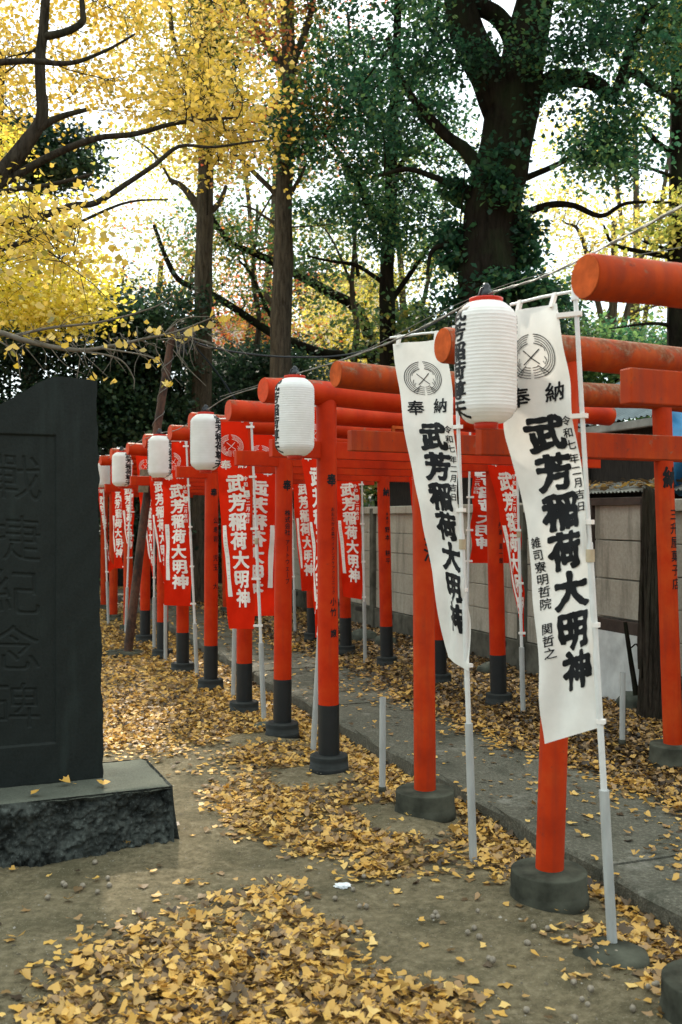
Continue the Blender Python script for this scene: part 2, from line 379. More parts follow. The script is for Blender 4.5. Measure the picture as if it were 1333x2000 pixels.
t.links.new(c, p.inputs['Base Color']); p.inputs['Roughness'].default_value = .95; p.inputs['Specular IOR Level'].default_value = .15
bump(t, p, n2, 1.0, .02); me.materials.append(m)

# concrete path: slabs on edge with joints, laid along the row
m, t, p = newmat('old_concrete_path'); v = coords(t)
n2 = noise(t, v, 60, 6, .8); n1 = noise(t, v, 1.6, 5); vo = N(t, 'ShaderNodeTexVoronoi'); vo.inputs['Scale'].default_value = 110; t.links.new(v, vo.inputs['Vector'])
c = ramp(t, n1, [(.3, (.062, .061, .046)), (.7, (.118, .114, .088))])
c = mix(t, .5, c, ramp(t, n2, [(.32, (.022, .021, .016)), (.52, (.105, .100, .078)), (.70, (.32, .30, .24))]))
c = mix(t, ramp(t, noise(t, v, 4.5, 6, .7), [(.56, (0, 0, 0)), (.70, (.6, .6, .6))]), c, (.26, .25, .215))
c = mix(t, ramp(t, noise(t, v, 2.3, 7, .7, .8), [(.34, (.75, .75, .75)), (.48, (0, 0, 0))]), c, (.040, .042, .030))
t.links.new(c, p.inputs['Base Color']); p.inputs['Roughness'].default_value = .92; p.inputs['Specular IOR Level'].default_value = .2
bump(t, p, vo.outputs['Distance'], .5, .006); M['path'] = m
pb = MB(); RD = np.array([-.342, .94]); t0 = -1.2
for k, ln in enumerate([2.9, 1.75, 1.8, 1.85, 1.8, 1.75, 1.9, 1.8, 1.8, 1.8, 1.8]):
    a0, a1 = t0+.006, t0+ln-.006; t0 += ln; top = .075+.004*((k*7) % 3-1); nn = 14
    rows = []
    for i in range(nn+1):
        s_ = a0+(a1-a0)*i/nn
        for w_, z in ((2.372, -.2), (2.372+.012*math.sin(s_*9+k), top-.016), (2.388+.010*math.sin(s_*13), top), (2.9, top+.004), (3.40, top), (3.41, -.1)):
            rows.append((RN[0]*w_+RD[0]*s_, RN[1]*w_+RD[1]*s_, z+.003*math.sin(s_*3+w_*2)))
    fs = [(i*6+j, i*6+j+1, i*6+7+j, i*6+6+j) for i in range(nn) for j in range(5)]
    fs += [tuple(range(6))[::-1], tuple(nn*6+j for j in range(6))]
    pb.add(rows, fs, 0, False)
path = pb.build('path', M['path']); path['kind'] = 'structure'

def surf(x, y):
    w_ = acr(x, y); return np.where((w_ > 2.375) & (w_ < 3.40), np.maximum(gz(x, y), .08), gz(x, y))

# ------------------------------------------------------------------ fallen leaves: fan-shaped, curled, one mass
def leaf_mesh(name, pos, yaw, tilt, taz, size, tint, curl, mat, near):
    n = len(pos)
    if near:                           # fan outline with a notch, a folded mid-line and a short stalk
        o = np.array([(0, -.05), (.30, .30), (.64, .58), (.42, .80), (.15, .90), (0, .80), (-.15, .91), (-.44, .80), (-.64, .55), (-.29, .29), (.02, -.75), (-.02, -.75)])
        faces = [(0, 1, 2, 3, 4, 5), (0, 5, 6, 7, 8, 9), (0, 10, 11)]
    else:
        o = np.array([(0, -.1), (.55, .5), (.15, .85), (0, .68), (-.15, .85), (-.55, .5)])
        faces = [(0, 1, 2, 3), (0, 3, 4, 5)]
    k = len(o); xy = o[None]*size[:, None, None]
    if near: xy = xy*(1+rng.normal(0, .10, (n, k, 2)))
    x, y = xy[..., 0], xy[..., 1]
    z = curl[:, None]*(np.abs(x)*.55+ (y**2)/size[:, None]*.5)
    if near: z = z+rng.normal(0, .06, (n, k))*size[:, None]
    ct, st = np.cos(tilt)[:, None], np.sin(tilt)[:, None]
    ca, sa = np.cos(taz)[:, None], np.sin(taz)[:, None]
    x, y = x*ca-y*sa, x*sa+y*ca
    y, z = y*ct-z*st, y*st+z*ct
    cy, sy = np.cos(yaw)[:, None], np.sin(yaw)[:, None]
    V = np.stack([x*cy-y*sy, x*sy+y*cy, z], -1)+pos[:, None, :]
    return raw_leaves(name, V.reshape(-1, 3), [tuple(f) for f in faces], n, k, tint, mat)
def raw_leaves(name, V, faces, n, k, tint, mat):
    me = bpy.data.meshes.new(name); me.vertices.add(n*k); me.vertices.foreach_set('co', V.astype(np.float32).ravel())
    li = np.concatenate([np.array(f) for f in faces]); tot = np.array([len(f) for f in faces])
    L = (li[None]+np.arange(n)[:, None]*k).ravel(); me.loops.add(len(L)); me.loops.foreach_set('vertex_index', L.astype(np.int32))
    T = np.tile(tot, n); st = np.concatenate([[0], np.cumsum(T)[:-1]])
    me.polygons.add(len(T)); me.polygons.foreach_set('loop_start', st.astype(np.int32)); me.polygons.foreach_set('loop_total', T.astype(np.int32))
    a = me.attributes.new('tint', 'FLOAT', 'FACE'); a.data.foreach_set('value', np.repeat(tint, len(faces)).astype(np.float32))
    me.materials.append(mat); me.update(calc_edges=True); me.validate(); return me
def scatter(n, x0, x1, y0, y1, boost=1.0):
    x = rng.uniform(x0, x1, n); y = rng.uniform(y0, y1, n)
    k = rng.uniform(0, 1, n) < litter(x, y, .085)*boost; x, y = x[k], y[k]
    k = np.abs(x) < y*.36+.5; return x[k], y[k]
parts_ = []
for n, x0, x1, y0, y1, near in [(62000, -2, 2.4, 2.2, 5.2, True), (84000, -3, 3.5, 5.2, 8.5, False), (56000, -5, 5, 8.5, 13.5, False), (26000, -7, 4, 13.5, 20, False)]:
    x, y = scatter(n, x0, x1, y0, y1); d = litter(x, y); k = len(x)
    brown = sm(3.0, 3.5, acr(x, y))*.30+.10*sm(6, 9, y)
    tint = np.clip(rng.beta(1.2, 1.15, k)-brown+.05*np.sin(x*3+y*2), 0, 1)
    tilt = np.abs(rng.normal(0, .16, k))+np.where(d > .3, np.abs(rng.normal(0, .27, k)), 0)
    size = rng.uniform(.022, .043, k)*(1+.25*(y > 8.5))
    pos = np.stack([x, y, surf(x, y)+.006+rng.uniform(0, 1, k)**1.3*np.where(d > .3, .020, .002)+np.sin(tilt)*.01], -1)
    me = leaf_mesh('fallen_leaves', pos, rng.uniform(0, 6.28, k), tilt, rng.uniform(0, 6.28, k), size, tint, rng.normal(.15, .42, k), M['litter'], near)
    parts_.append(me)
bm = bmesh.new()
for me in parts_: bm.from_mesh(me)
me = parts_[0]; bm.to_mesh(me); bm.free()
fl = bpy.data.objects.new('fallen_leaves', me); COL.objects.link(fl)
tag(fl, 'yellow and brown fallen ginkgo leaves lying over the earth and path', 'leaves', kind='stuff')

# grit and twigs trodden into the bare earth
n = 5200; x = rng.uniform(-1.8, 2.2, n); y = rng.uniform(2.3, 6.6, n); k = (litter(x, y) < .2) & (acr(x, y) < 2.36) & (np.abs(x) < y*.36+.3); x, y = x[k], y[k]; k = len(x)
sz = rng.uniform(.0015, .0048, k)*np.where(rng.uniform(0, 1, k) > .97, 2.0, 1)
o8 = np.array([(1, 0, 0), (0, 1, 0), (-1, 0, 0), (0, -1, 0), (0, 0, .75), (0, 0, -.5)]); V = o8[None]*sz[:, None, None]*rng.uniform(.6, 1.4, (k, 6, 1))+np.stack([x, y, gz(x, y)+.003+.008*0], -1)[:, None, :]
me = raw_leaves('grit', V.reshape(-1, 3), [(0, 1, 4), (1, 2, 4), (2, 3, 4), (3, 0, 4)], k, 6, rng.uniform(0, 1, k), leafmat('grit', [(0, (.05, .042, .03)), (.6, (.13, .11, .08)), (1, (.30, .28, .24))], 0, .02))
o = bpy.data.objects.new('grit', me); COL.objects.link(o); tag(o, 'fine grit and small pebbles trodden into the bare earth', 'grit', kind='stuff')

# ------------------------------------------------------------------ torii gates
def end_over(px, py, a, u):           # overhang of a beam whose end stands at photo column u
    k = (u-666.5)/F; return (px-k*py)/(math.cos(a)-k*math.sin(a))
def make_torii(px, py, width, ang, zlog, znuki, rlog, style, label, ulog=None, unuki=None, lean=(.0, -.06), left_text=(), right_text=(), over=.43, nover=.31, gate_plaque=False):
    a = R(ang); ex = Vector((math.cos(a), math.sin(a), 0)); fr = Vector((math.sin(a), -math.cos(a), 0)); up = Vector((0, 0, 1))
    oL = end_over(px, py, a, ulog) if ulog else over; nL = end_over(px, py, a, unuki) if unuki else nover
    L = Vector((px, py, 0)); root = thing('torii_gate', (px, py, gzf(px, py)), label, 'torii gate', 'vermilion torii gates in a row')
    old = style == 'old'; foot = style == 'new'
    rp = .054 if old else .060
    for side in (0, 1):
        b = L+ex*(width*side); z0 = gzf(b.x, b.y); bh = .105 if old else .085
        top = b+ex*lean[side]
        ax = lambda z, b=b, top=top, z0=z0: Vector((b.x+(top.x-b.x)*(z-z0)/(zlog-z0), b.y+(top.y-b.y)*(z-z0)/(zlog-z0), z))
        mb = MB(); zs = [z0+.02]+[z0+.3+(zlog-z0-.3)*i/6 for i in range(7)]
        mb.tube([ax(z) for z in zs], [rp*(1.0+.012*math.sin(z*3+px)) for z in zs], 24)
        post = mb.build('post', M['red2'] if style != 'new' else M['red'], root)
        if foot:
            mb = MB(); mb.tube([ax(z0+.03), ax(z0+bh+.295)], rp+.0025, 24); mb.build('black_foot', M['black'], post)
        mb = MB(); br = (.148 if old else .112)+(.0 if side == 0 else -.012)
        mb.lathe((b.x, b.y, z0), [(br*1.05, -.05), (br*1.03, .012), (br, .03), (br*.998, bh*.35), (br*.996, bh*.7), (br*.99, bh-.006), (br*.985, bh-.003), (br*.965, bh), (br*.8, bh+.002), (rp*.9, bh+.005)], 48, 0, True, .010 if old else .003)
        mb.build('footing', M['base'] if old or style == 'mid' else M['basedark'], post)
        txt = (left_text, right_text)[side]
        if txt:
            mb = MB(); write(mb, txt, on_post(ax, rp, fr)); mb.build('lettering', M['ink'], post)
    mb = MB(); c0 = L-ex*oL+up*zlog; c1 = L+ex*(width+over)+up*(zlog-.005); nseg = 12
    pts = [c0.lerp(c1, i/nseg)+up*(.006*math.sin(i*1.3+px*5)) for i in range(nseg+1)]
    lm = M['oldlog'] if ulog == 1145 else M['weather'] if old else M['redlog']
    mb.tube([pts[0], pts[0]+ex*.006]+pts[1:], [rlog*.95]+[rlog*(1+.02*math.sin(i*2.1+py)) for i in range(nseg+1)], 28)
    log = mb.build('top_beam', lm, root)
    for e, c, sg in (('', pts[0], -1), ('', pts[-1], 1)):
        mb = MB(); mb.tube([c+ex*sg*.001, c+ex*sg*.004], rlog*.925, 28); mb.build('beam_end', M['endold'] if old else M['endgrain'], log)
    mb = MB(); n0 = L-ex*nL; n1 = L+ex*(width+nover+.02); mid = (n0+n1)/2; mid.z = znuki; hh = .05
    mb.box(mid, ex*((n1-n0).length/2), fr*.024, up*hh); mb.build('tie_beam', M['weathernuki'] if old else M['red'], root, bevel=.004)
    if gate_plaque:
        c = L+ex*(width*.5)+up*((zlog-rlog+znuki+hh)/2)+fr*.03
        mb = MB(); h2 = (zlog-rlog-znuki-hh)/2
        mb.box(c, ex*.055, fr*.012, up*(h2*.98)); pq = mb.build('plaque', M['red2'], root, bevel=.003)
        mb = MB()
        for sx, sz, wx, wz in ((-.056, 0, .011, h2+.012), (.056, 0, .011, h2+.012), (0, h2, .047, .011), (0, -h2, .047, .011)):
            mb.box(c+ex*sx+up*sz+fr*.016, ex*wx, fr*.010, up*wz)
        mb.build('plaque_frame', M['endold'], pq)
    return root
def col(txt, ztop, pitch, w_, h_, bold=.018, n=30, x=0):
    return [(ch if ch != 'ー' else '丨', x, ztop-pitch*i, w_, h_, bold, n) for i, ch in enumerate(txt) if ch != ' ']
HO = ('奉', 0, 1.715, .062, .075, .03, 40)
make_torii(1.10, 2.95, 1.75, 25, 2.17, 1.87, .064, 'old', 'nearest torii gate, cut by the photo edge, with the highest weathered log', 1145, 1222, (.05, -.06))
make_torii(.81, 3.89, 1.75, 23, 2.145, 1.785, .068, 'old', 'lichen spotted torii gate whose left post rises behind the nearest white banner', 866, 935, (.085, -.06))
make_torii(.42, 4.98, 1.68, 27, 2.178, 1.868, .066, 'old', 'weathered torii gate whose left post stands behind the smaller white banner', 657, 683, (-.015, -.09),
           left_text=col('元治', 1.43, .105, .085, .095, .02, 34, .012), right_text=[('納', 0, 1.725, .10, .125, .035, 44)]+col('三升屋菓子店', 1.515, .079, .062, .07, .012, 36, .012))
make_torii(-.07, 5.83, 1.85, 31, 2.217, 1.89, .073, 'new', 'bright red torii gate with black feet, post beside the lantern in mid photo', 515, 529, (-.02, -.05),
           left_text=[HO]+col('おおたかの森ウィメンズケアクリニック', 1.545, .0283, .024, .028, .008, 20, .004)+col('小竹 譲', 1.01, .0615, .044, .05, .018, 30, .004), gate_plaque=False)
make_torii(-.40, 6.78, 1.80, 27, 2.213, 1.893, .071, 'new', 'red torii gate whose left post bears a company name, just beyond the middle lantern', 447, 460, (.015, -.06),
           left_text=[HO]+col('株式会社', 1.528, .044, .045, .043, .014, 28, .004)+col('アートウェーブ', 1.33, .044, .034, .040, .012, 24, .004), right_text=[HO]+col('丹波', 1.44, .052, .042, .046, .014, 28, .01)+col('亘一郎', 1.28, .055, .042, .046, .014, 28, .01), gate_plaque=True)
make_torii(-.746, 7.67, 1.80, 28, 2.213, 1.89, .070, 'new', 'red torii gate with black feet, behind the largest red banner', None, None, (.01, -.05), right_text=[('納', 0, 1.715, .062, .075, .03, 36)])
make_torii(-1.146, 8.76, 1.80, 28, 2.224, 1.89, .068, 'new', 'red torii gate with left post between the two clearest red banners', 333, 344, (.01, -.05),
           left_text=[HO]+col('公寿司 児玉 大', 1.47, .082, .055, .06, .016, 26, .02), right_text=[('納', 0, 1.74, .075, .085, .03, 36)]+col('本郷の', 1.53, .04, .03, .034, .008, 20)+col('野本 耕平', 1.38, .075, .055, .06, .015, 28), gate_plaque=True)
make_torii(-1.535, 9.66, 1.80, 28, 2.23, 1.89, .068, 'new', 'red torii gate right of the rusty pipe, its left foot behind a red banner', 283, None, (.0, -.05), left_text=[HO])
make_torii(-1.917, 10.7, 1.80, 28, 2.22, 1.885, .066, 'new', 'red torii gate whose tie beam passes in front of the rusty pipe', 250, 255, (.0, -.05), left_text=[HO])
make_torii(-2.34, 11.9, 1.80, 28, 2.24, 1.885, .066, 'new', 'red torii gate whose black foot is the leftmost and smallest one', 218, None, (.0, -.05))
make_torii(-2.80, 13.1, 1.75, 28, 2.24, 1.88, .066, 'mid', 'far red torii gate on bare grey footings, half hidden by the rusty pipe', 197, None, (.0, -.05))
make_torii(-3.29, 14.4, 1.75, 28, 2.25, 1.88, .066, 'mid', 'far red torii gate on bare grey footings, just left of the rusty pipe', None, None, (.0, -.05))
make_torii(-3.85, 16.2, 1.75, 28, 2.25, 1.88, .066, 'mid', 'farthest but one torii gate, beside the edge of the dark stone slab', None, None, (.0, -.05), right_text=[('納', 0, 1.75, .085, .10, .03, 30)]+col('南池三', 1.5, .11, .06, .07, .015, 24))
make_torii(-4.40, 17.7, 1.75, 28, 2.25, 1.88, .066, 'mid', 'farthest torii gate of the row, seen as one small right post', None, None, (.0, -.05))

# ------------------------------------------------------------------ tall banners
MAIN = '武芳稲荷大明神'
def arc_pts(cx, cy, r, a0, a1, n): return [(cx+r*math.cos(a0+(a1-a0)*i/n), cy+r*math.sin(a0+(a1-a0)*i/n)) for i in range(n+1)]
def crest(far):
    """rice-sheaf ring: strips as polylines (points, half width)"""
    out = []; q = 10 if far else 22
    for k, r in enumerate((1.0, .90, .80, .70)):
        g = .10+.05*k
        for sgn in (1, -1):
            a0, a1 = math.pi/2-g, -math.pi*.36
            pts = arc_pts(0, 0, r, a0, a1, q); out.append(([(x*sgn, y) for x, y in pts], .015 if k else .021))
    for i in range(5):                  # tied stalks fanned at the foot
        r = .98-.115*i; w_ = .30+.02*i
        for sgn in (1, -1):
            out.append(([(x*sgn, y) for x, y in arc_pts(0, 0, r, -math.pi/2+.06, -math.pi*.33, 8)], .014))
    for sgn in (1, -1):
        out.append(([(.22*sgn, -.42), (.62*sgn, -.80)], .016)); out.append(([(-.34*sgn, .30), (.05*sgn, -.12), (.30*sgn, -.36)], .022))
        out.append(([(.52*sgn, -.05), (.58*sgn, -.22), (.50*sgn, -.40), (.44*sgn, -.25)], .016))
        out.append(([(.58*sgn, .18), (.56*sgn, .32), (.44*sgn, .46), (.2*sgn, .56)], .015))
        for i in range(5):
            a_ = math.pi/2-sgn*(.22+.14*i); r_ = .61
            out.append(([(r_*math.cos(a_), r_*math.sin(a_)), (r_*math.cos(a_)+.06*sgn, r_*math.sin(a_)-.045)], .022))
    return out
def ribbon(mb, pts, hw, mapf, both):
    n = len(pts); A = []; B = []
    for i in range(n):
        dx = pts[min(i+1, n-1)][0]-pts[max(i-1, 0)][0]; dy = pts[min(i+1, n-1)][1]-pts[max(i-1, 0)][1]; l = math.hypot(dx, dy)+1e-9
        A.append((pts[i][0]-dy/l*hw, pts[i][1]+dx/l*hw)); B.append((pts[i][0]+dy/l*hw, pts[i][1]-dx/l*hw))
    for sd_ in ((1, -1) if both else (1,)):
        vs = [mapf(x, y, sd_) for x, y in A+B]; fs = [(i, n+i, n+i+1, i+1) for i in range(n-1)]
        mb.add(vs, fs if sd_ == 1 else [f[::-1] for f in fs], 0, True)
def make_banner(kind, label, base, D, top, left, right, pipe_z, group, tail='', mirrored=False, grid=44, fold=.012, arm=None, loops=(), ph=0.0):
    """base, top: photo points of the pole at distance D; left/right: cloth edges (u, v, D), as the cloth is read"""
    g0 = at(base[0], base[1], D); g0.z = gzf(g0.x, g0.y); tp = at(top[0], top[1], D)
    root = thing('nobori_banner', g0, label, 'banner', group)
    white = kind == 'white'
    pz = g0.lerp(tp, (pipe_z-g0.z)/(tp.z-g0.z))
    mb = MB(); mb.tube([g0-Vector((0, 0, .05)), pz], .0175 if white else .019, 14); mb.build('ground_pipe', M['pipe'], root)
    mb = MB(); q0 = g0.lerp(tp, max(0, (pipe_z-.3-g0.z)/(tp.z-g0.z))); mb.tube([q0, g0.lerp(tp, .62)], .0115, 12); mb.tube([g0.lerp(tp, .60), tp+Vector((0, 0, .02))], .0085, 12)
    mb.build('pole', M['pole'], root)
    if white or D < 8:
        mb = MB(); c = g0.lerp(tp, .60); mb.tube([c-Vector((0, 0, .022)), c+Vector((0, 0, .022))], .0155, 12); mb.build('joint_collar', M['collar'], root)
    NV, NU = 90, 22
    def even(pts):                     # resampled so that equal steps are equal lengths of cloth
        c_ = np.array([p_[:] for p_ in spline([at(*p) for p in pts], 120)]); l_ = np.concatenate([[0], np.cumsum(np.linalg.norm(np.diff(c_, axis=0), axis=1))])
        return [Vector([float(np.interp(l_[-1]*i/60, l_, c_[:, k])) for k in range(3)]) for i in range(61)]
    Lp = even(left); Rp = even(right)
    def raw(a, b):
        b = min(max(b, 0), 1); k = min(int(b*60), 59); f = b*60-k
        l = Lp[k].lerp(Lp[k+1], f); r = Rp[k].lerp(Rp[k+1], f); return l.lerp(r, a)
    def P(a, b):
        p = raw(a, b); n = (raw(1, b)-raw(0, b)).cross(Vector((0, 0, 1))).normalized()
        env = math.sin(math.pi*min(max(a, 0), 1))
        d = fold*env*(math.sin(a*5.0+b*3.2+ph)+.6*math.sin(b*11+a*3+ph*2))+fold*.5*math.sin(b*23+a*9+ph)*(.3+.7*b)+fold*.7*mnoise.noise(Vector((a*3.2-b*5, b*9, ph*7)))+fold*.55*a*math.sin(b*26+ph)
        return p+n*d, n
    vs = [P(i/NU, j/NV)[0] for j in range(NV+1) for i in range(NU+1)]
    fs = [(j*(NU+1)+i, (j+1)*(NU+1)+i, (j+1)*(NU+1)+i+1, j*(NU+1)+i+1) for j in range(NV) for i in range(NU)]
    mb = MB(); mb.add(vs, fs); cl = mb.build('cloth', M['wcloth'] if white else M['rcloth'], root)
    ce = (Lp[30]-Rp[30]).length; H = (Lp[0]-Lp[60]).length
    if white:                          # hem seams
        for m_ in (.02,):
            pass
    def mapf(x, y, side):              # x across 0..1, y down 0..1
        p, n = P(x, y); return p+n*(.0022*side)
    ink = M['ink'] if white else M['white']
    mb = MB(); it = []
    it += [('奉', .27, .207, .32, -.048, .020, grid), ('納', .75, .203, .32, -.048, .020, grid)]
    for i, ch in enumerate(MAIN):
        it.append((ch, (.575 if white else .53)+.014*i, .298+.0925*i, .57, -.0885, .047 if white else .036, grid))
    dt = '令和七年二月吉日'
    for i, ch in enumerate(dt):
        if not white and ch == '七': continue
        it.append((ch, (.905 if white else .86)+.004*i, .278+.0285*i+(.0 if i < 3 else .004), .150, -.0245, .014, max(16, grid//2)))
    for i, ch in enumerate(tail):
        if ch != ' ': it.append((ch, .15+.009*i, .545+.0285*i, .19, -.027, .012, max(16, grid//2)))
    write(mb, it, mapf, True)
    mb.build('lettering', ink, cl)
    mb = MB(); cw = .30
    for pts, hw in crest(grid < 30):
        ribbon(mb, [(x, y) for x, y in pts], hw, lambda x, y, s_: mapf(.47+x*.33, .115-y*.052, s_), True)
    mb.build('crest', ink, cl)
    if not white:
        mb = MB(); vs = []
        for j in range(21):
            for i in range(2): vs.append(mapf(.06+.13*i+.03*j/20, .50+.345*j/20, 1.0))
        f_ = [(2*j, 2*j+2, 2*j+3, 2*j+1) for j in range(20)]; mb.add(vs, f_)
        vs = [P(.06+.13*i+.03*j/20, .50+.345*j/20)[0]-P(.06+.13*i, .50+.345*j/20)[1]*.0022 for j in range(21) for i in range(2)]; mb.add(vs, [f[::-1] for f in f_])
        mb.build('name_strip', M['strip'], cl)
        mb = MB(); write(mb, [(ch, .135+.003*i, .525+.032*i, .09, -.022, .006, 14) for i, ch in enumerate('一三二口一十一二')], lambda x, y, s_: (lambda pn: pn[0]+pn[1]*.004)(P(x, y)))
        mb.build('strip_lettering', M['pipe'], cl)
        mb = MB(); vs = [mapf(.765+.19*i, .335+.030*j/2, 1.0) for j in range(3) for i in range(2)]; f_ = [(0, 2, 3, 1), (2, 4, 5, 3)]; mb.add(vs, f_)
        vs = [P(.765+.19*i, .335+.030*j/2)[0]-P(.8, .33)[1]*.0022 for j in range(3) for i in range(2)]; mb.add(vs, [f[::-1] for f in f_]); mb.build('date_patch', M['strip'], cl)
        mb = MB(); write(mb, [('七', .86, .351, .12, -.02, .008, 16)], lambda x, y, s_: (lambda pn: pn[0]+pn[1]*.004)(P(x, y))); mb.build('patch_lettering', M['pipe'], cl)
    # arm across the top, loops of tape that hold the cloth
    a0 = tp+Vector((0, 0, .012)); l0 = raw(0, 0)
    a1 = l0+(l0-raw(1, 0))*.06+Vector((0, 0, .03))
    mb = MB(); mb.tube([a0, a0.lerp(a1, .5)+Vector((0, 0, .004)), a1], .0055, 8); mb.tube([tp+Vector((0, 0, -.02)), tp+Vector((0, 0, .035))], .013, 10); mb.build('cross_arm', M['pole'], root)
    for x in (.10, .86):
        p = raw(x, 0); q = a0.lerp(a1, min(.95, max(.05, 1-(p-a1).length/(a0-a1).length))); mb = MB()
        n = P(x, .01)[1]; ex_ = (raw(1, 0)-raw(0, 0)).normalized()*.008
        mid = (p+q)/2; mb.box(mid, ex_, n*.007, (q-p)/2+Vector((0, 0, .009))); mb.build('tape_loop', M['strip'], root)
    for b in (.03, .27, .52, .76, .985):
        p = raw(.985, b); tt_ = (p.z-g0.z)/(tp.z-g0.z); q = g0.lerp(tp, tt_); d = q-p
        if d.length < .004: continue
        mb = MB(); dd = d.normalized(); n = dd.cross(Vector((0, 0, 1))).normalized()
        mb.box((p+q+dd*.012)/2, d/2+dd*.012, n*.0115, Vector((0, 0, .008))); mb.build('tape_loop', M['strip'], root)
    return root
GW, GR = 'white nobori banners', 'red nobori banners'
make_banner('white', 'nearest and largest white banner, with black writing in three columns', (1197, 1855), 3.45, (1124, 575), 
            [(1003, 610, 3.66), (990, 720, 3.66), (984, 830, 3.66), (1004, 905, 3.65), (1030, 1040, 3.64), (1045, 1200, 3.62), (1056, 1370, 3.6), (1062, 1453, 3.6)],
            [(1090, 592, 3.48), (1104, 690, 3.47), (1119, 800, 3.47), (1136, 930, 3.46), (1149, 1020, 3.45), (1159, 1200, 3.45), (1166, 1330, 3.45), (1172, 1420, 3.45)],
            .555, GW, '雑司寮明哲院 関哲之', grid=72, fold=.015)
make_banner('white', 'smaller white banner beyond the nearest lantern, narrowing towards its lower end', (925, 1680), 4.35, (889, 652),
            [(768, 672, 4.54), (785, 800, 4.52), (801, 900, 4.5), (830, 1040, 4.48), (852, 1170, 4.46), (874, 1284, 4.44)],
            [(866, 662, 4.38), (878, 720, 4.38), (886, 800, 4.37), (894, 950, 4.36), (905, 1080, 4.35), (914, 1200, 4.34), (920, 1310, 4.33)],
            .60, GW, '', grid=64, fold=.014, ph=1.0)
make_banner('red', 'largest red banner, with crest and white writing, behind the third lantern', (517, 1408), 7.29, (491, 822),
            [(417, 826, 7.42), (424, 900, 7.42), (431, 1000, 7.42), (438, 1110, 7.40), (447, 1228, 7.40)],
            [(484, 822, 7.3), (489, 900, 7.3), (492, 1000, 7.29), (494, 1100, 7.29), (498, 1228, 7.29)], .58, GR, grid=52, ph=.4)
make_banner('red', 'red banner with white writing under the fourth lantern, hanging squarely', (386, 1322), 9.35, (364, 864),
            [(314, 868, 9.55), (318, 960, 9.55), (321, 1080, 9.52), (321, 1182, 9.5)], [(360, 862, 9.36), (368, 950, 9.35), (373, 1060, 9.35), (375, 1184, 9.35)], .50, GR, grid=44, ph=2.2)
make_banner('red', 'red banner seen from its back with mirrored white writing', (456, 1362), 8.3, (466, 842),
            [(541, 850, 8.5), (541, 950, 8.5), (540, 1080, 8.5), (538, 1203, 8.5)], [(472, 846, 8.32), (470, 960, 8.32), (468, 1080, 8.31), (466, 1203, 8.3)], .66, GR, mirrored=True, grid=44, ph=3.0)
make_banner('red', 'slim red banner edge beside the left post in mid photo', (611, 1468), 6.37, (652, 800),
            [(574, 800, 6.55), (588, 890, 6.53), (600, 970, 6.5), (609, 1090, 6.48), (617, 1245, 6.45)], [(645, 800, 6.4), (640, 900, 6.39), (634, 1050, 6.38), (627, 1245, 6.37)], .86, GR, grid=44, ph=1.7)
make_banner('red', 'red banner hanging beside the block wall, between two posts of the right row', (714, 1285), 9.9, (706, 866),
            [(647, 870, 10.1), (653, 950, 10.1), (662, 1060, 10.05), (671, 1165, 10.0)], [(699, 864, 9.92), (703, 950, 9.9), (707, 1060, 9.9), (709, 1171, 9.9)], .66, GR, grid=44, ph=.9)
make_banner('red', 'red banner with strip half hidden behind the mid photo post', (624, 1245), 10.8, (614, 870),
            [(566, 872, 11.0), (572, 945, 11.0), (580, 1050, 10.95), (590, 1154, 10.9)], [(609, 870, 10.8), (613, 950, 10.8), (616, 1050, 10.8), (618, 1154, 10.8)], .6, GR, grid=34, ph=4.0)
make_banner('red', 'red banner hidden behind a post with only its pole showing', (577, 1242), 12.3, (568, 890),
            [(528, 892, 12.5), (531, 1000, 12.5), (534, 1130, 12.4)], [(563, 890, 12.3), (568, 1000, 12.3), (572, 1130, 12.3)], .6, GR, grid=24, ph=5.0)
make_banner('red', 'red banner twisted to a point, partly behind the nearest white banner', (1022, 1400), 7.2, (1008, 812),
            [(932, 815, 7.42), (950, 893, 7.42), (972, 985, 7.40), (1000, 1130, 7.34), (1020, 1243, 7.25)], [(1002, 812, 7.22), (1008, 900, 7.21), (1014, 1000, 7.2), (1020, 1120, 7.2), (1025, 1243, 7.2)], .56, GR, '小寺 敏彦', grid=44, ph=2.6)
make_banner('red', 'red banner turned away behind the right row post near the white banners', (910, 1352), 8.05, (919, 830),
            [(1003, 838, 8.25), (1001, 950, 8.25), (999, 1040, 8.25), (993, 1100, 8.22)], [(924, 832, 8.08), (923, 930, 8.07), (921, 1020, 8.06), (920, 1100, 8.05)], .5, GR, mirrored=True, grid=40, ph=1.2)
make_banner('red', 'red banner mostly hidden behind the smaller white banner', (838, 1318), 9.0, (848, 855),
            [(794, 858, 9.2), (802, 960, 9.2), (811, 1060, 9.15), (822, 1225, 9.1)], [(843, 857, 9.02), (843, 960, 9.01), (842, 1060, 9.0), (841, 1225, 9.0)], .5, GR, grid=40, ph=3.6)
make_banner('red', 'narrow red banner just right of the rusty pipe, nearer of two there', (324, 1286), 10.35, (324, 860),
            [(290, 872, 10.5), (297, 1000, 10.48), (311, 1090, 10.42), (320, 1138, 10.36)], [(321, 866, 10.37), (326, 960, 10.36), (326, 1060, 10.35), (325, 1142, 10.35)], .6, GR, grid=36, ph=.2)
make_banner('red', 'narrow red banner tapering to a tip close behind the rusty pipe', (302, 1266), 11.2, (301, 876),
            [(265, 884, 11.4), (276, 1000, 11.35), (289, 1075, 11.3), (299, 1128, 11.2)], [(298, 880, 11.2), (301, 960, 11.2), (302, 1060, 11.2), (304, 1132, 11.2)], .6, GR, grid=36, ph=1.4)
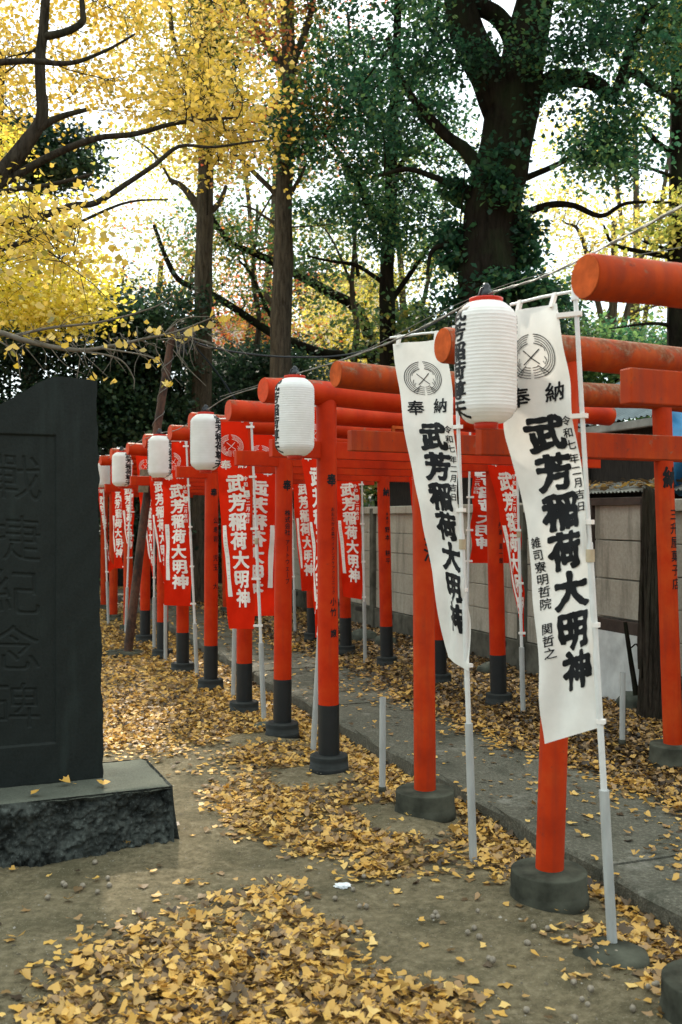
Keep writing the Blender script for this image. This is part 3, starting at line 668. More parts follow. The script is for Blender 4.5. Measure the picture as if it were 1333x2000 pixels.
make_banner('red', 'small far red banner with tapering tip, left of the rusty pipe', (246, 1232), 12.75, (258, 895),
            [(233, 903, 12.95), (239, 1000, 12.9), (247, 1060, 12.85), (252, 1090, 12.8)], [(259, 900, 12.8), (262, 1000, 12.8), (260, 1060, 12.8), (258, 1092, 12.8)], .6, GR, grid=28, ph=2.4)
make_banner('red', 'far red banner under the fifth lantern', (247, 1226), 13.4, (244, 900),
            [(216, 905, 13.6), (219, 990, 13.6), (223, 1110, 13.6)], [(239, 902, 13.4), (242, 990, 13.4), (241, 1110, 13.4)], .55, GR, grid=28, ph=3.3)
make_banner('red', 'farthest red banner, swept sideways beside the dark stone slab edge', (213, 1212), 13.9, (201, 915),
            [(186, 920, 14.1), (197, 1000, 14.0), (214, 1085, 13.9), (225, 1108, 13.85)], [(201, 918, 13.9), (206, 1000, 13.9), (211, 1080, 13.9), (213, 1120, 13.9)], .6, GR, grid=26, ph=4.4)

# ------------------------------------------------------------------ paper lanterns on a festoon wire
LT = '武芳稲荷尊天'
def make_lantern(u, vt, vb, D, turn, label, cols=(0,)):
    c = at(u, (vt+vb)/2, D); H = (vb-vt)*D/F; Rr = .109; root = thing('paper_lantern', c-Vector((0, 0, H/2)), label, 'paper lantern', 'white paper lanterns on the wire')
    def rad(z):                        # z -1..1
        q = abs(z); return Rr*(1-.42*max(0, (q-.72)/.28)**2.0)*(1-.02*q)
    mb = MB(); prof = []; nr = 34
    for i in range(nr*3+1):
        s_ = i/(nr*3)*2-1; k = (i % 3); prof.append((rad(s_)-(.0019 if k == 0 else 0), s_*H/2))
    mb.lathe(c, prof, 48); body = mb.build('paper_body', M['paper'], root)
    mb = MB()
    for cdeg in cols:
        base_q = R(turn+cdeg)
        def mp(x, y, s_):
            q = base_q+x/Rr; z = y/(H/2); r_ = rad(max(-1, min(1, z)))+.0012
            return Vector((c.x+r_*math.cos(q), c.y+r_*math.sin(q), c.z+y))
        write(mb, [(ch, 0, H*(.40-.160*i), .105, H*.162, .036, 48) for i, ch in enumerate(LT)], mp)
    mb.build('lettering', M['ink'], body)
    for zz, rr, hh, nm in ((1, .058, .022, 'top_ring'), (-1, .042, .022, 'bottom_ring')):
        mb = MB(); z0 = zz*H/2; mb.lathe(c+Vector((0, 0, z0)), [(rr*.97, -.008), (rr, -.006), (rr, hh*.4), (rr*1.02, hh*.45), (rr*1.02, hh*.7), (rr*.9, hh*.72)] if zz > 0 else [(rr*.6, -hh), (rr, -hh*.95), (rr, .004), (rr*.9, .006)], 30)
        mb.build(nm, M['lred'], root)
    mb = MB(); top = c+Vector((0, 0, H/2)); mb.lathe(top, [(.004, .012), (.016, .016), (.022, .028), (.020, .042), (.012, .052), (.014, .06), (.008, .07), (.0, .072)], 14)
    mb.tube([top+Vector((-.03, 0, .012)), top+Vector((-.018, -.01, .05)), top+Vector((.012, .008, .062)), top+Vector((.03, 0, .012))], .004, 8); mb.build('lamp_socket', M['cable'], root)
    return root
make_lantern(950, 592, 826, 3.5, 196, 'nearest white paper lantern, hanging in front of the large white banner', (0, 182))
make_lantern(576, 740, 890, 5.45, 196, 'second nearest white paper lantern, in front of the bright red gate', (0,))
make_lantern(402, 810, 918, 7.05, -18, 'third paper lantern, hanging against the largest red banner', (0, 190))
make_lantern(312, 852, 933, 9.13, 186, 'fourth paper lantern with writing showing along both edges', (0, 170))
make_lantern(238, 884, 950, 11.35, -28, 'fifth paper lantern, left of the rusty pipe, writing on its right', (0,))
make_lantern(200, 905, 952, 13.7, 100, 'farthest paper lantern, half hidden by the dark stone slab', (0,))

def wire(name, pts, r, mat, label, cat, twist=False, group=None):
    c = spline(pts, 90); o = c[0]; mb = MB()
    if twist:
        for ph in (0, math.pi):
            q = []
            for i, p in enumerate(c): q.append(p+Vector((math.cos(i*1.9+ph), math.sin(i*1.9+ph)*.5, math.sin(i*1.9+ph)))*r*.8)
            mb.tube(q, r*.8, 6)
    else: mb.tube(c, r, 8)
    ob = mb.build(name, mat, None, origin=o); return tag(ob, label, cat, group)
wire('festoon_wire', [at(1420, 355, 1.9), at(1215, 465, 2.6), at(1060, 541, 3.15), at(950, 576, 3.5), at(860, 622, 3.9), at(768, 666, 4.35), at(672, 702, 4.9), at(577, 731, 5.45), at(520, 752, 6.0), at(447, 775, 6.6), at(403, 802, 7.05), at(350, 838, 8.2), at(313, 846, 9.13), at(282, 858, 9.5), at(238, 880, 11.3), at(200, 901, 13.6), at(150, 920, 16)], .0031, M['wire'], 'pale twisted wire from lantern to lantern above the gates', 'wire', True)
wire('black_cable', [at(338, 648, 10.9), at(380, 668, 10.9), at(450, 686, 11.2), at(560, 697, 11.6), at(680, 692, 12.0), at(800, 655, 12.4), at(905, 600, 12.8)], .011, M['cable'], 'black cable slung from the rusty pipe top to the big trunk', 'cable')
wire('stay_cable', [at(374, 668, 10.85), at(420, 722, 9.0), at(462, 783, 6.75)], .008, M['rubber'], 'short dark stay running down from the rusty pipe to a gate', 'cable')
wire('thin_wire', [at(430, 775, 7.2), at(560, 735, 6.5), at(700, 690, 6.2), at(880, 600, 6.0), at(1060, 535, 5.5), at(1400, 470, 5.0)], .0022, M['wire'], 'very thin wire stretched above the log ends', 'wire')

# rusty pipe mast with wires
m, t, p = newmat('rusty_pipe'); v = coords(t); n = noise(t, coords(t, (1, 1, .6)), 7, 7, .7)
c = ramp(t, n, [(.36, (.018, .012, .009)), (.46, (.045, .022, .014)), (.56, (.10, .048, .03)), (.62, (.05, .03, .02)), (.68, (.08, .13, .13))])
t.links.new(c, p.inputs['Base Color']); p.inputs['Roughness'].default_value = .85; bump(t, p, n, .4, .006); M['rust'] = m
b = at(250, 1285, 10.9); b.z = gzf(b.x, b.y); tp = at(339, 640, 10.9)
root = thing('rusty_mast', b, 'leaning rusty pipe mast with flaking turquoise paint, wound with wire', 'pipe mast')
mb = MB(); pp = spline([b, b.lerp(tp, .5)+Vector((-.03, 0, 0)), tp], 10); mb.tube(pp, [.050-.009*i/10 for i in range(11)], 18); mast = mb.build('pipe', M['rust'], root)
mb = MB(); wp = []
for i in range(120):
    f = .50+.49*i/119; c_ = b.lerp(tp, f)+Vector((-.03*math.sin(math.pi*f), 0, 0)); q = i*.32; wp.append(c_+Vector((math.cos(q), math.sin(q), 0))*(.052+.008*math.sin(i*.7)))
mb.tube(wp, .005, 6); mb.build('wound_wire', M['wire'], root)
mb = MB()
for k in range(7):
    a0 = tp+Vector((.04, -.05, -.04)); e = [a0]+[a0+Vector((random.uniform(0, .24), random.uniform(-.06, .06), random.uniform(-.26, .02))) for _ in range(3)]+[a0+Vector((.2, 0, -.03))]
    mb.tube(spline(e, 16), .007, 6)
mb.build('cable_bundle', M['cable'], root)
mb = MB(); c_ = b.lerp(tp, .53); mb.box(c_+Vector((-.07, -.075, 0)), (.055, 0, 0), (0, .006, 0), (.012, 0, .125)); mb.build('notice_board', plain('faded_notice', (.20, .21, .15), .8, .2, .5, 26, .1), root)
mb = MB(); mb.lathe((b.x-.05, b.y, b.z), [(.24, -.03), (.235, .02), (.20, .035), (.05, .04)], 20, 0, True, .08); mb.build('footing', M['base'], root)

# loose pipes without banners
for u, v_, D, vt, lab in ((747, 1550, 5.35, 1362, 'empty grey pipe stub on the left of the path, beside a round footing'), (1215, 1468, 6.1, 1313, 'empty grey pipe stub standing in the leaves right of the path')):
    b = at(u, v_, D); b.z = gzf(b.x, b.y); tp = at(u+1, vt, D); root = thing('pipe_stub', b, lab, 'pipe')
    mb = MB(); mb.tube([b-Vector((0, 0, .05)), tp], .0175, 16, False); mb.tube([tp, tp-Vector((0, 0, .05))], [.0175, .014], 16, False); mb.build('pipe', M['pipe'], root)
    mb = MB(); mb.lathe((b.x, b.y, b.z), [(.020, -.02), (.022, .03), (.0195, .05)], 14, 0, True, .1); mb.build('dirt_collar', M['base'], root)
b = at(1195, 1868, 3.42); mb = MB(); z0 = gzf(b.x, b.y); mb.lathe((b.x-.01, b.y-.02, z0), [(.13, -.03), (.125, .006), (.10, .018), (.02, .022)], 26, 0, True, .12)
tag(mb.build('pole_footing', M['base'], None, (b.x, b.y, z0)), 'low rough concrete disc at the foot of the nearest banner pole', 'footing')

# ------------------------------------------------------------------ stone monument
EX = Vector((.918, .396, 0)); EY = Vector((-.396, .918, 0)); A0 = Vector((-.775, 4.59, 0))
m, t, p = newmat('dark_slate'); v = coords(t); n1 = noise(t, v, 2.2, 6); n2 = noise(t, v, 90, 5, .8); n3 = noise(t, coords(t, (7, 7, .8)), 1.6, 5)
c = ramp(t, n1, [(.3, (.0040, .0066, .0056)), (.7, (.0080, .0118, .0100))]); c = mix(t, .35, c, ramp(t, n2, [(.35, (.004, .006, .006)), (.7, (.022, .028, .027))]))
c = mix(t, ramp(t, n3, [(.55, (0, 0, 0)), (.75, (.5, .5, .5))]), c, (.020, .030, .0275))
t.links.new(c, p.inputs['Base Color']); p.inputs['Roughness'].default_value = .7; p.inputs['Specular IOR Level'].default_value = .22; bump(t, p, n2, .35, .003); M['slate'] = m
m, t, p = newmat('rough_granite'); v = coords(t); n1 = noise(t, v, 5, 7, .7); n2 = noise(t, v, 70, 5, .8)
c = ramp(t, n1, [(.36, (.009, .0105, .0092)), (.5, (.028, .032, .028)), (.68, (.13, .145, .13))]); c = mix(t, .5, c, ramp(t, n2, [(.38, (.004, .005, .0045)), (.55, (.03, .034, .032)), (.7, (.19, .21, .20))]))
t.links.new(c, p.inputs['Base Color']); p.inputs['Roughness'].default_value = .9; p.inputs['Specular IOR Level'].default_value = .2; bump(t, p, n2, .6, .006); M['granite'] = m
m, t, p = newmat('dressed_granite'); v = coords(t); n2 = noise(t, v, 120, 5, .8); n1 = noise(t, v, 3, 5)
c = ramp(t, n1, [(.3, (.070, .076, .058)), (.5, (.105, .112, .086)), (.7, (.145, .150, .115))]); c = mix(t, .45, c, ramp(t, n2, [(.35, (.022, .025, .022)), (.7, (.14, .15, .135))]))
t.links.new(c, p.inputs['Base Color']); p.inputs['Roughness'].default_value = .95; p.inputs['Specular IOR Level'].default_value = .1; bump(t, p, n2, .6, .005); M['granite2'] = m
root = thing('stone_monument', A0-EX*.6+EY*.3, 'dark stone slab monument with carved characters on a rough block', 'monument', None)
# plinth: rock-faced front and right side, dressed top
BL, BD, BH = 1.55, .575, .262; mb = MB()
def rock(o, ax1, l1, nrm, n1, n2):
    vs = []
    for j in range(n2+1):
        for i in range(n1+1):
            s_ = i/n1*l1; z = BH*(j/n2); e = min(1, 6*(1-j/n2))*1.0
            pt = o+ax1*s_+Vector((0, 0, z)); q = pt*7.0
            f = .75*mnoise.fractal(q, .55, 2.2, 7)+.25*mnoise.noise(pt*3)+.55*mnoise.turbulence(pt*26, 4, True)-.2
            ed = min(1, i/2, (n1-i)/2)
            vs.append(pt+nrm*((.062*f-.02)*e*ed+.035*(1-j/n2)**1.5)+Vector((0, 0, -.06 if j == 0 else 0)))
    mb.add(vs, [(j*(n1+1)+i, j*(n1+1)+i+1, (j+1)*(n1+1)+i+1, (j+1)*(n1+1)+i) for j in range(n2) for i in range(n1)], 0, True)
rock(A0-EX*BL, EX, BL, -EY, 230, 44); rock(A0, EY, BD, EX, 70, 36)
rock(A0+EY*BD, -EX, BL, EY, 40, 8); rock(A0-EX*BL+EY*BD, -EY, BD, -EX, 20, 8)
plinth = mb.build('plinth', M['granite'], root)
mb = MB(); vs = []
gxx = [0]+[.018+.964*i/78 for i in range(79)]+[1]; gyy = [0]+[.03+.94*j/22 for j in range(23)]+[1]
for j in range(25):
    for i in range(81):
        pt = A0-EX*BL*(1-gxx[i])+EY*BD*gyy[j]
        e = min(i, 80-i, j, 24-j) == 0; i_ = i; i = 40 if i == 80 else i
        ch_ = -EX*(.010*abs(mnoise.noise(pt*31))) if i == 40 else Vector((0, 0, 0)); ch_ = ch_+(EY*(.012*abs(mnoise.noise(pt*27))) if j == 0 else Vector((0, 0, 0)))
        vs.append(pt+ch_+Vector((0, 0, BH+(-.012-.008*mnoise.noise(pt*23) if e else .005*mnoise.noise(pt*5)+.003*mnoise.noise(pt*19)))))
mb.add(vs, [(j*81+i, j*81+i+1, (j+1)*81+i+1, (j+1)*81+i) for j in range(24) for i in range(80)], 0, True); mb.build('plinth_top', M['granite2'], plinth)
# slab: its front face is one height field with the sunk panel and the cut characters
SO = Vector((-1.126, 4.73, 0)); SW = .95; TH = .19
def topz(s_):
    pts = [(-.1, 2.135), (0, 2.142), (.10, 2.150), (.20, 2.155), (.245, 2.150), (.30, 2.122), (.36, 2.080), (.47, 2.012), (.65, 1.93), (.8, 1.90), (1.1, 1.86)]
    for (x0, y0), (x1, y1) in zip(pts, pts[1:]):
        if x0 <= s_ <= x1: return y0+(y1-y0)*(s_-x0)/(x1-x0)
    return pts[-1][1]
nS, nT = 300, 560
ss = np.linspace(0, SW, nS+1); tv = np.linspace(0, 1, nT+1)
Sg, Tg = np.meshgrid(ss, tv); TZ = np.array([topz(x) for x in ss]); Zg = BH+.002+(TZ[None]-BH)*Tg
edge = np.array([.012*mnoise.fractal(Vector((0, z*3.1, 4)), 1, 2, 5)+.006*mnoise.noise(Vector((z*17, 0, 1)))+.040*(z-.26)/1.9*.9 for z in np.linspace(.26, 2.14, nT+1)])
Sx = Sg+edge[:, None]*np.clip(1-Sg/.06, 0, 1)
dep = np.zeros_like(Sg)
pan = np.minimum.reduce([Sg-.222, .80-Sg, Zg-.447, 1.880-Zg]); dep += .010*sm(-.003, .004, pan)
for ch, zc in zip('戰捷紀念碑', (1.685, 1.405, 1.155, .895, .635)):
    k = (np.abs(Sg-.415) < .17) & (np.abs(Zg-zc) < .16); jj = np.where(k)
    P_ = np.stack([-(Sg[jj]-.405)/.245+.12*(Zg[jj]-zc), (Zg[jj]-zc)/.225-.35*(Sg[jj]-.405)], 1); d = sdf(outline(ch), P_)
    dep[jj] += .005*sm(.004, -.018, d)
ridge = np.exp(-((Sg-.232)/.006)**2)*(Zg > 1.885)*.0025
Yo = dep-ridge+.0015*np.sin(Sg*40+Zg*13)*np.sin(Zg*21)
pos = np.array(SO)[None, None]-np.array(EX)[None, None]*Sx[..., None]+np.array(EY)[None, None]*Yo[..., None]; pos[..., 2] = Zg
idx = np.arange((nS+1)*(nT+1)).reshape(nT+1, nS+1); q = np.stack([idx[:-1, 1:], idx[:-1, :-1], idx[1:, :-1], idx[1:, 1:]], -1).reshape(-1, 4)
mb = MB(); mb.add(pos.reshape(-1, 3).tolist(), [tuple(x) for x in q.tolist()], 0, True)
rim = [tuple(pos[j, 0]) for j in range(nT+1)]+[tuple(pos[nT, i]) for i in range(1, nS+1)]+[tuple(pos[j, nS]) for j in range(nT-1, -1, -1)]
lv = []
for k in range(5):
    o = np.array(EY)*TH*k/4
    for c_ in rim:
        c_ = np.array(c_); jt = .006*mnoise.noise(Vector(c_*15)+Vector((0, 0, k*3))) if k else 0
        lv.append(tuple(c_+o+np.array(EX)*jt+np.array((0, 0, jt))))
n = len(rim); mb.add(lv, [(k*n+i, k*n+i+1, (k+1)*n+i+1, (k+1)*n+i) for k in range(4) for i in range(n-1)]+[tuple(4*n+i for i in range(n))], 0, False)
mb.build('slab', M['slate'], root)

for u, v_, yw, lab in ((138, 1531, .4, 'single curled yellow leaf at the foot of the dark slab'), (203, 1535, 2.2, 'single folded yellow leaf nearest the slab corner on the plinth'), (62, 1553, 4.0, 'single flat yellow leaf near the front edge of the plinth')):
    p_ = at(u, v_, 1.5-.272); p_ = at(u, v_, F*(1.5-.272)/(v_-1010)); me = leaf_mesh('fallen_leaf', np.array([[0, 0, .008]]), np.array([yw]), np.array([.25]), np.array([yw*2]), np.array([.05]), np.array([.7]), np.array([.5]), M['litter'], True)
    o = bpy.data.objects.new('fallen_leaf', me); COL.objects.link(o); o.location = (p_.x, p_.y, .272); tag(o, lab, 'leaf')

# ------------------------------------------------------------------ block wall, posts, shed behind it
m, t, p = newmat('concrete_panel'); v = coords(t); n1 = noise(t, v, 1.8, 6); n2 = noise(t, v, 40, 5, .7); n3 = noise(t, coords(t, (5, 5, .7)), 1.5, 6)
c = ramp(t, n1, [(.3, (.31, .295, .245)), (.7, (.44, .42, .355))]); c = mix(t, .3, c, ramp(t, n2, [(.3, (.19, .175, .14)), (.7, (.58, .55, .47))]))
c = mix(t, ramp(t, n3, [(.52, (0, 0, 0)), (.75, (.7, .7, .7))]), c, (.085, .085, .062))
t.links.new(c, p.inputs['Base Color']); p.inputs['Roughness'].default_value = .92; p.inputs['Specular IOR Level'].default_value = .15; bump(t, p, n2, .35, .006); M['panel'] = m
M['mossy'] = plain('stained_concrete', (.105, .105, .085), .95, .15, .55, 6, .5)
M['frame'] = plain('brown_steel_frame', (.055, .040, .032), .7, .3, .35, 12, .2)
RNv = Vector((.94, .342, 0)); RDv = Vector((-.342, .94, 0))
def rw(w_, s_, z=0): return RNv*w_+RDv*s_+Vector((0, 0, z))
WW = 4.70; root = thing('concrete_panel_wall', rw(WW, 8, .08), 'weathered beige concrete panel wall with coping, behind the right posts', 'wall')
cuts = [3.4, 5.2, 7.0, 8.02, 9.85, 11.7, 13.6, 15.5, 17.4, 19.3]
for a_, b_ in zip(cuts, cuts[1:]):
    for r_ in range(5):
        z0 = .36+r_*.236; mb = MB(); mb.box(rw(WW+.03+.002*((r_*7) % 3), (a_+b_)/2, z0+.118), RDv*((b_-a_)/2-.055), RNv*.025, (0, 0, .1155)); mb.build('wall_panel', M['panel'], root, bevel=.005)
    mb = MB(); mb.box(rw(WW+.03, (a_+b_)/2, .2), RDv*((b_-a_)/2), RNv*.045, (0, 0, .155)); mb.build('wall_base', M['mossy'], root, bevel=.008)
    mb = MB()
    mb.box(rw(WW-.018, a_+.45, .30), RDv*.16, RNv*.004, (0, 0, .026)); mb.box(rw(WW-.018, b_-.5, .30), RDv*.16, RNv*.004, (0, 0, .026)); mb.build('drain_slot', M['black'], root, bevel=.01)
for a_ in cuts[:-1]:
    mb = MB(); mb.box(rw(WW+.015, a_, .82), RDv*.055, RNv*.055, (0, 0, .79)); mb.build('wall_post', M['mossy'], root, bevel=.006)
mb = MB(); mb.box(rw(WW+.03, 11.3, 1.585), RDv*8.0, RNv*.065, (0, 0, .045)); mb.build('coping', M['panel'], root, bevel=.008)

b = rw(WW-.09, 6.5); root = thing('steel_frame_panel', (b.x, b.y, .55), 'brown steel frame holding three concrete panels right of the white banner', 'framed panel')
mb = MB()
for s_, z, hs, hzz in ((6.81, 1.12, .03, .52), (6.13, 1.12, .03, .52), (6.47, 1.62, .37, .03), (6.47, .66, .37, .05)):
    mb.box(rw(WW-.085, s_, z), RDv*hs, RNv*.022, (0, 0, hzz))
mb.build('frame', M['frame'], root, bevel=.003)
for k in range(3):
    mb = MB(); mb.box(rw(WW-.065, 6.47, .87+.30*k), RDv*.31, RNv*.01, (0, 0, .145)); mb.build('panel', M['panel'], root, bevel=.004)
# corrugated sheet leaning below the frame, a rotten stump, dead branch
M['sheet'] = plain('milky_corrugated_sheet', (.62, .65, .64), .5, .4, .3, 5, .05)
def corr(mb, o, a, la, b_, lb, amp, per):
    n = int(la/per*6); nz = 6; vs = []; nr = a.cross(b_).normalized()
    for j in range(nz+1):
        for i in range(n+1): vs.append(o+a*(la*i/n)+b_*(lb*j/nz)+nr*amp*math.sin(i/6*2*math.pi))
    mb.add(vs, [(j*(n+1)+i, j*(n+1)+i+1, (j+1)*(n+1)+i+1, (j+1)*(n+1)+i) for j in range(nz) for i in range(n)], 0, True)
mb = MB(); c_ = rw(WW-.16, 6.05, .06); corr(mb, c_, RDv, .74, (Vector((0, 0, 1))+RNv*.06).normalized(), .56, .004, .016)
tag(mb.build('corrugated_sheet', M['sheet'], None, c_), 'milky corrugated sheet leaning against the wall under the steel frame', 'corrugated sheet')
c_ = at(1200, 1352, 7.9); mb = MB(); c_.z = .08
mb.tube(spline([at(1243, 1358, 7.05), at(1232, 1290, 7.1), at(1221, 1215, 7.15)], 8), [.024, .02, .018, .018, .017, .016, .016, .015, .014], 10)
mb.tube(spline([at(1233, 1265, 7.1), at(1243, 1258, 7.08), at(1250, 1275, 7.07)], 6), .006, 6)
tag(mb.build('dead_branch', M['barkdark'], None, c_), 'dark dead branch propped against the corrugated sheet', 'branch')
b = at(1273, 1345, 6.95); b.z = .05; root = thing('dead_tree_stump', b, 'tall rotten tree stump beside the right post with the shop name', 'tree stump')
mb = MB(); vs = []; nz, na = 60, 80
for j in range(nz+1):
    for i in range(na):
        q = 2*math.pi*i/na; zt = 1.62+.03*math.sin(q*2+1)+.10*mnoise.noise(Vector((math.cos(q)*6, math.sin(q)*6, 5)))
        z = zt*j/nz; r_ = (.086+.03*math.exp(-z*5))*(1+.20*mnoise.noise(Vector((math.cos(q)*2.6, math.sin(q)*2.6, z*.9)))+.20*mnoise.noise(Vector((math.cos(q)*8, math.sin(q)*8, z*1.6)))+.08*mnoise.noise(Vector((math.cos(q)*16, math.sin(q)*16, z*6))))
        vs.append(b+Vector((r_*math.cos(q)+.02*z, r_*math.sin(q), z)))
mb.add(vs, [(j*na+i, j*na+(i+1) % na, (j+1)*na+(i+1) % na, (j+1)*na+i) for j in range(nz) for i in range(na)], 0, True); mb.add(vs[-na:], [tuple(range(na))], 0, False)
mb.build('trunk', M['barkyel'], root)
mb = MB()
for k in range(11):
    q = R(180+k*17+random.uniform(-6, 6)); z0, z1 = random.uniform(.1, .6), random.uniform(1.0, 1.6)
    mb.tube(spline([b+Vector(((.088+.012*random.random())*math.cos(q+.12*random.uniform(-1, 1))+.02*z, (.088+.012*random.random())*math.sin(q), z)) for z in (z0, (z0*2+z1)/3, (z0+z1*2)/3, z1)], 14), [.008, .013, .016, .018, .017, .015, .016, .014, .013, .014, .012, .010, .009, .007, .004], 6)
mb.build('bark_strips', M['barkyel'], root)

# shed: dark timber body, two sheet roofs
M['roof'] = plain('blue_grey_roof_sheet', (.105, .135, .150), .6, .4, .3, 5, .2)
M['roof2'] = plain('weathered_roof_sheet', (.23, .225, .20), .75, .3, .4, 7, .25)
M['timber'] = plain('dark_shed_timber', (.030, .026, .022), .85, .2, .5, 9, .3, (6, 6, 1))
root = thing('garden_shed', rw(6.6, 7.5, 0), 'dark timber shed with blue grey sheet roof behind the wall', 'shed')
mb = MB(); mb.box(rw(6.7, 8.5, 1.15), RDv*4.2, RNv*1.45, (0, 0, 1.15)); mb.build('walls', M['timber'], root)
mb = MB(); corr(mb, rw(5.02, 4.3, 2.31), RDv, 4.6, (RNv+Vector((0, 0, .46))).normalized(), 3.0, .009, .076); mb.build('roof', M['roof'], root)
mb = MB(); corr(mb, rw(5.0, 9.0, 2.12), RDv, 4.2, (RNv+Vector((0, 0, .32))).normalized(), 2.6, .009, .076); mb.build('lower_roof', M['roof2'], root)
mb = MB(); mb.box(rw(5.06, 6.6, 2.26), RDv*2.3, RNv*.03, (0, 0, .035)); mb.build('gutter', M['roof2'], root, bevel=.01)
mb = MB(); corr(mb, rw(4.80, 4.5, 1.70), RDv, 3.4, (RNv+Vector((0, 0, .22))).normalized(), .62, .008, .05); mb.build('lean_to_roof', M['roof2'], root)
for k in range(5):
    mb = MB(); mb.box(rw(5.2, 4.8+1.5*k, 1.95), RDv*.04, RNv*.04, (0, 0, .40)); mb.build('shed_post', M['frame'], root)
M['tarp'] = plain('blue_tarpaulin', (.035, .20, .40), .45, .5, .25, 7, .3)
mb = MB(); vs = []; o = at(1300, 800, 7.4)
for j in range(15):
    for i in range(15):
        vs.append(o+RNv*(.5*i/14)*.5+Vector((.45*i/14, .12*math.sin(i*.9+j*.4), -.62*j/14+.03*math.sin(i*1.3)))+Vector((0, .05*mnoise.noise(Vector((i*.5, j*.5, 0))), 0)))
mb.add(vs, [(j*15+i, j*15+i+1, (j+1)*15+i+1, (j+1)*15+i) for j in range(14) for i in range(14)])
tag(mb.build('tarpaulin', M['tarp'], None, o), 'crumpled blue tarpaulin hanging by the shed roof at right', 'tarpaulin')
x, y = [], []
n = 260; sx_ = rng.uniform(4.6, 7.8, n); ww = rng.uniform(4.80, 5.05, n); pts = np.array([rw(a_, b_, 0)[:] for a_, b_ in zip(ww, sx_)])
pts[:, 2] = 1.715+(ww-4.8)*.22+rng.uniform(0, .05, n)
me = leaf_mesh('roof_leaves', pts, rng.uniform(0, 6.28, n), np.abs(rng.normal(0, .4, n)), rng.uniform(0, 6.28, n), rng.uniform(.05, .075, n), rng.beta(1.2, 2.2, n), rng.normal(.1, .4, n), M['litter'], False)
o = bpy.data.objects.new('roof_leaves', me); COL.objects.link(o); tag(o, 'brown leaves heaped on the low sheet roof above the wall', 'leaves', kind='stuff')

# stones, ginkgo nuts, a scrap of paper
M['stone'] = plain('mossy_field_stone', (.075, .085, .068), .9, .2, .5, 12, .4)
def stone(c_, r, lab):
    b_ = bmesh.new(); bmesh.ops.create_icosphere(b_, subdivisions=3, radius=1)
    for v_ in b_.verts: v_.co = Vector((v_.co.x*r[0], v_.co.y*r[1], v_.co.z*r[2]))*(1+.22*mnoise.noise(v_.co*1.7+Vector(c_)))
    me = bpy.data.meshes.new('field_stone'); b_.to_mesh(me); b_.free(); me.polygons.foreach_set('use_smooth', np.ones(len(me.polygons), bool)); me.materials.append(M['stone'])
    o = bpy.data.objects.new('field_stone', me); COL.objects.link(o); o.location = c_; tag(o, lab, 'stone')
for u, v_, D, r, lab in ((1240, 1392, 7.3, (.13, .10, .10), 'rounded dark stone in the leaves beside the pipe stub'), (710, 1240, 11.3, (.16, .12, .10), 'grey stone at the wall foot behind the red banner'), (752, 1238, 11.0, (.13, .1, .08), 'grey stone between wall and right row post'),
                         (1100, 1330, 8.2, (.16, .1, .07), 'low mossy stone at the wall foot by the twisted banner'), (960, 1310, 9.0, (.14, .1, .08), 'small mossy stone behind the right row footing'), (525, 1418, 7.05, (.13, .1, .03), 'flat mossy stone beside the largest red banner pole')):
    p_ = at(u, v_, D); stone((p_.x, p_.y, gzf(p_.x, p_.y)+r[2]*.4), r, lab)
M['nut'] = plain('ginkgo_nut_skin', (.22, .185, .14), .55, .4, .45, 70, .15)
b_ = bmesh.new(); bmesh.ops.create_icosphere(b_, subdivisions=2, radius=.0108)
for v_ in b_.verts: v_.co *= 1+.09*mnoise.noise(v_.co*120)
nme = bpy.data.meshes.new('ginkgo_nut'); b_.to_mesh(nme); b_.free(); nme.polygons.foreach_set('use_smooth', np.ones(len(nme.polygons), bool)); nme.materials.append(M['nut'])
NUTS = [(187, 1684), (125, 1724), (129, 1728), (163, 1730), (212, 1716), (215, 1731), (95, 1755), (192, 1743), (683, 1823), (699, 1825), (703, 1777), (716, 1777), (780, 1717), (757, 1731), (933, 1788), (851, 1788), (855, 1795), (913, 1827), (926, 1819), (936, 1836), (955, 1877), (962, 1880), (1031, 1851), (1029, 1850), (1069, 1826), (1106, 1843), (1120, 1926), (1136, 1958), (1147, 1968), (1153, 1940), (1265, 1945), (1277, 1940), (1281, 1938), (1235, 1984), (1122, 1990), (1028, 1973), (896, 1921), (853, 1921), (782, 1908), (740, 1921), (746, 1940), (783, 1970), (727, 1905), (690, 1745), (711, 1719), (958, 1662), (987, 1658), (1164, 1867), (1203, 1873), (577, 1762), (655, 1763), (600, 1755), (845, 1795), (1042, 1822)]
for k, (u, v_) in enumerate(NUTS):
    D = 2916/(v_-1010); p_ = at(u, v_, D); o = bpy.data.objects.new('ginkgo_nut', nme); COL.objects.link(o)
    o.location = (p_.x, p_.y, gzf(p_.x, p_.y)+.012); o.rotation_euler = (k, k*2, k*3); sc_ = random.uniform(.8, 1.15); o.scale = (sc_, sc_, sc_*.93)
    tag(o, 'small pinkish grey ginkgo nut fallen on the bare earth', 'ginkgo nut', 'ginkgo nuts scattered on the earth')
p_ = at(670, 1736, 2916/726); b_ = bmesh.new(); bmesh.ops.create_icosphere(b_, subdivisions=3, radius=1)
for v_ in b_.verts:
    k = 1+.55*mnoise.noise(v_.co*2.3)+.3*mnoise.noise(v_.co*6); v_.co = Vector((v_.co.x*.030*k, v_.co.y*.018*k, v_.co.z*.011*k))
me = bpy.data.meshes.new('paper_scrap'); b_.to_mesh(me); b_.free(); me.materials.append(plain('white_tissue', (.72, .74, .76), .8, .1, .1, 30, .2))
o = bpy.data.objects.new('paper_scrap', me); COL.objects.link(o); o.location = (p_.x, p_.y, gzf(p_.x, p_.y)+.008); tag(o, 'crumpled white scrap of tissue on bare earth', 'paper scrap')

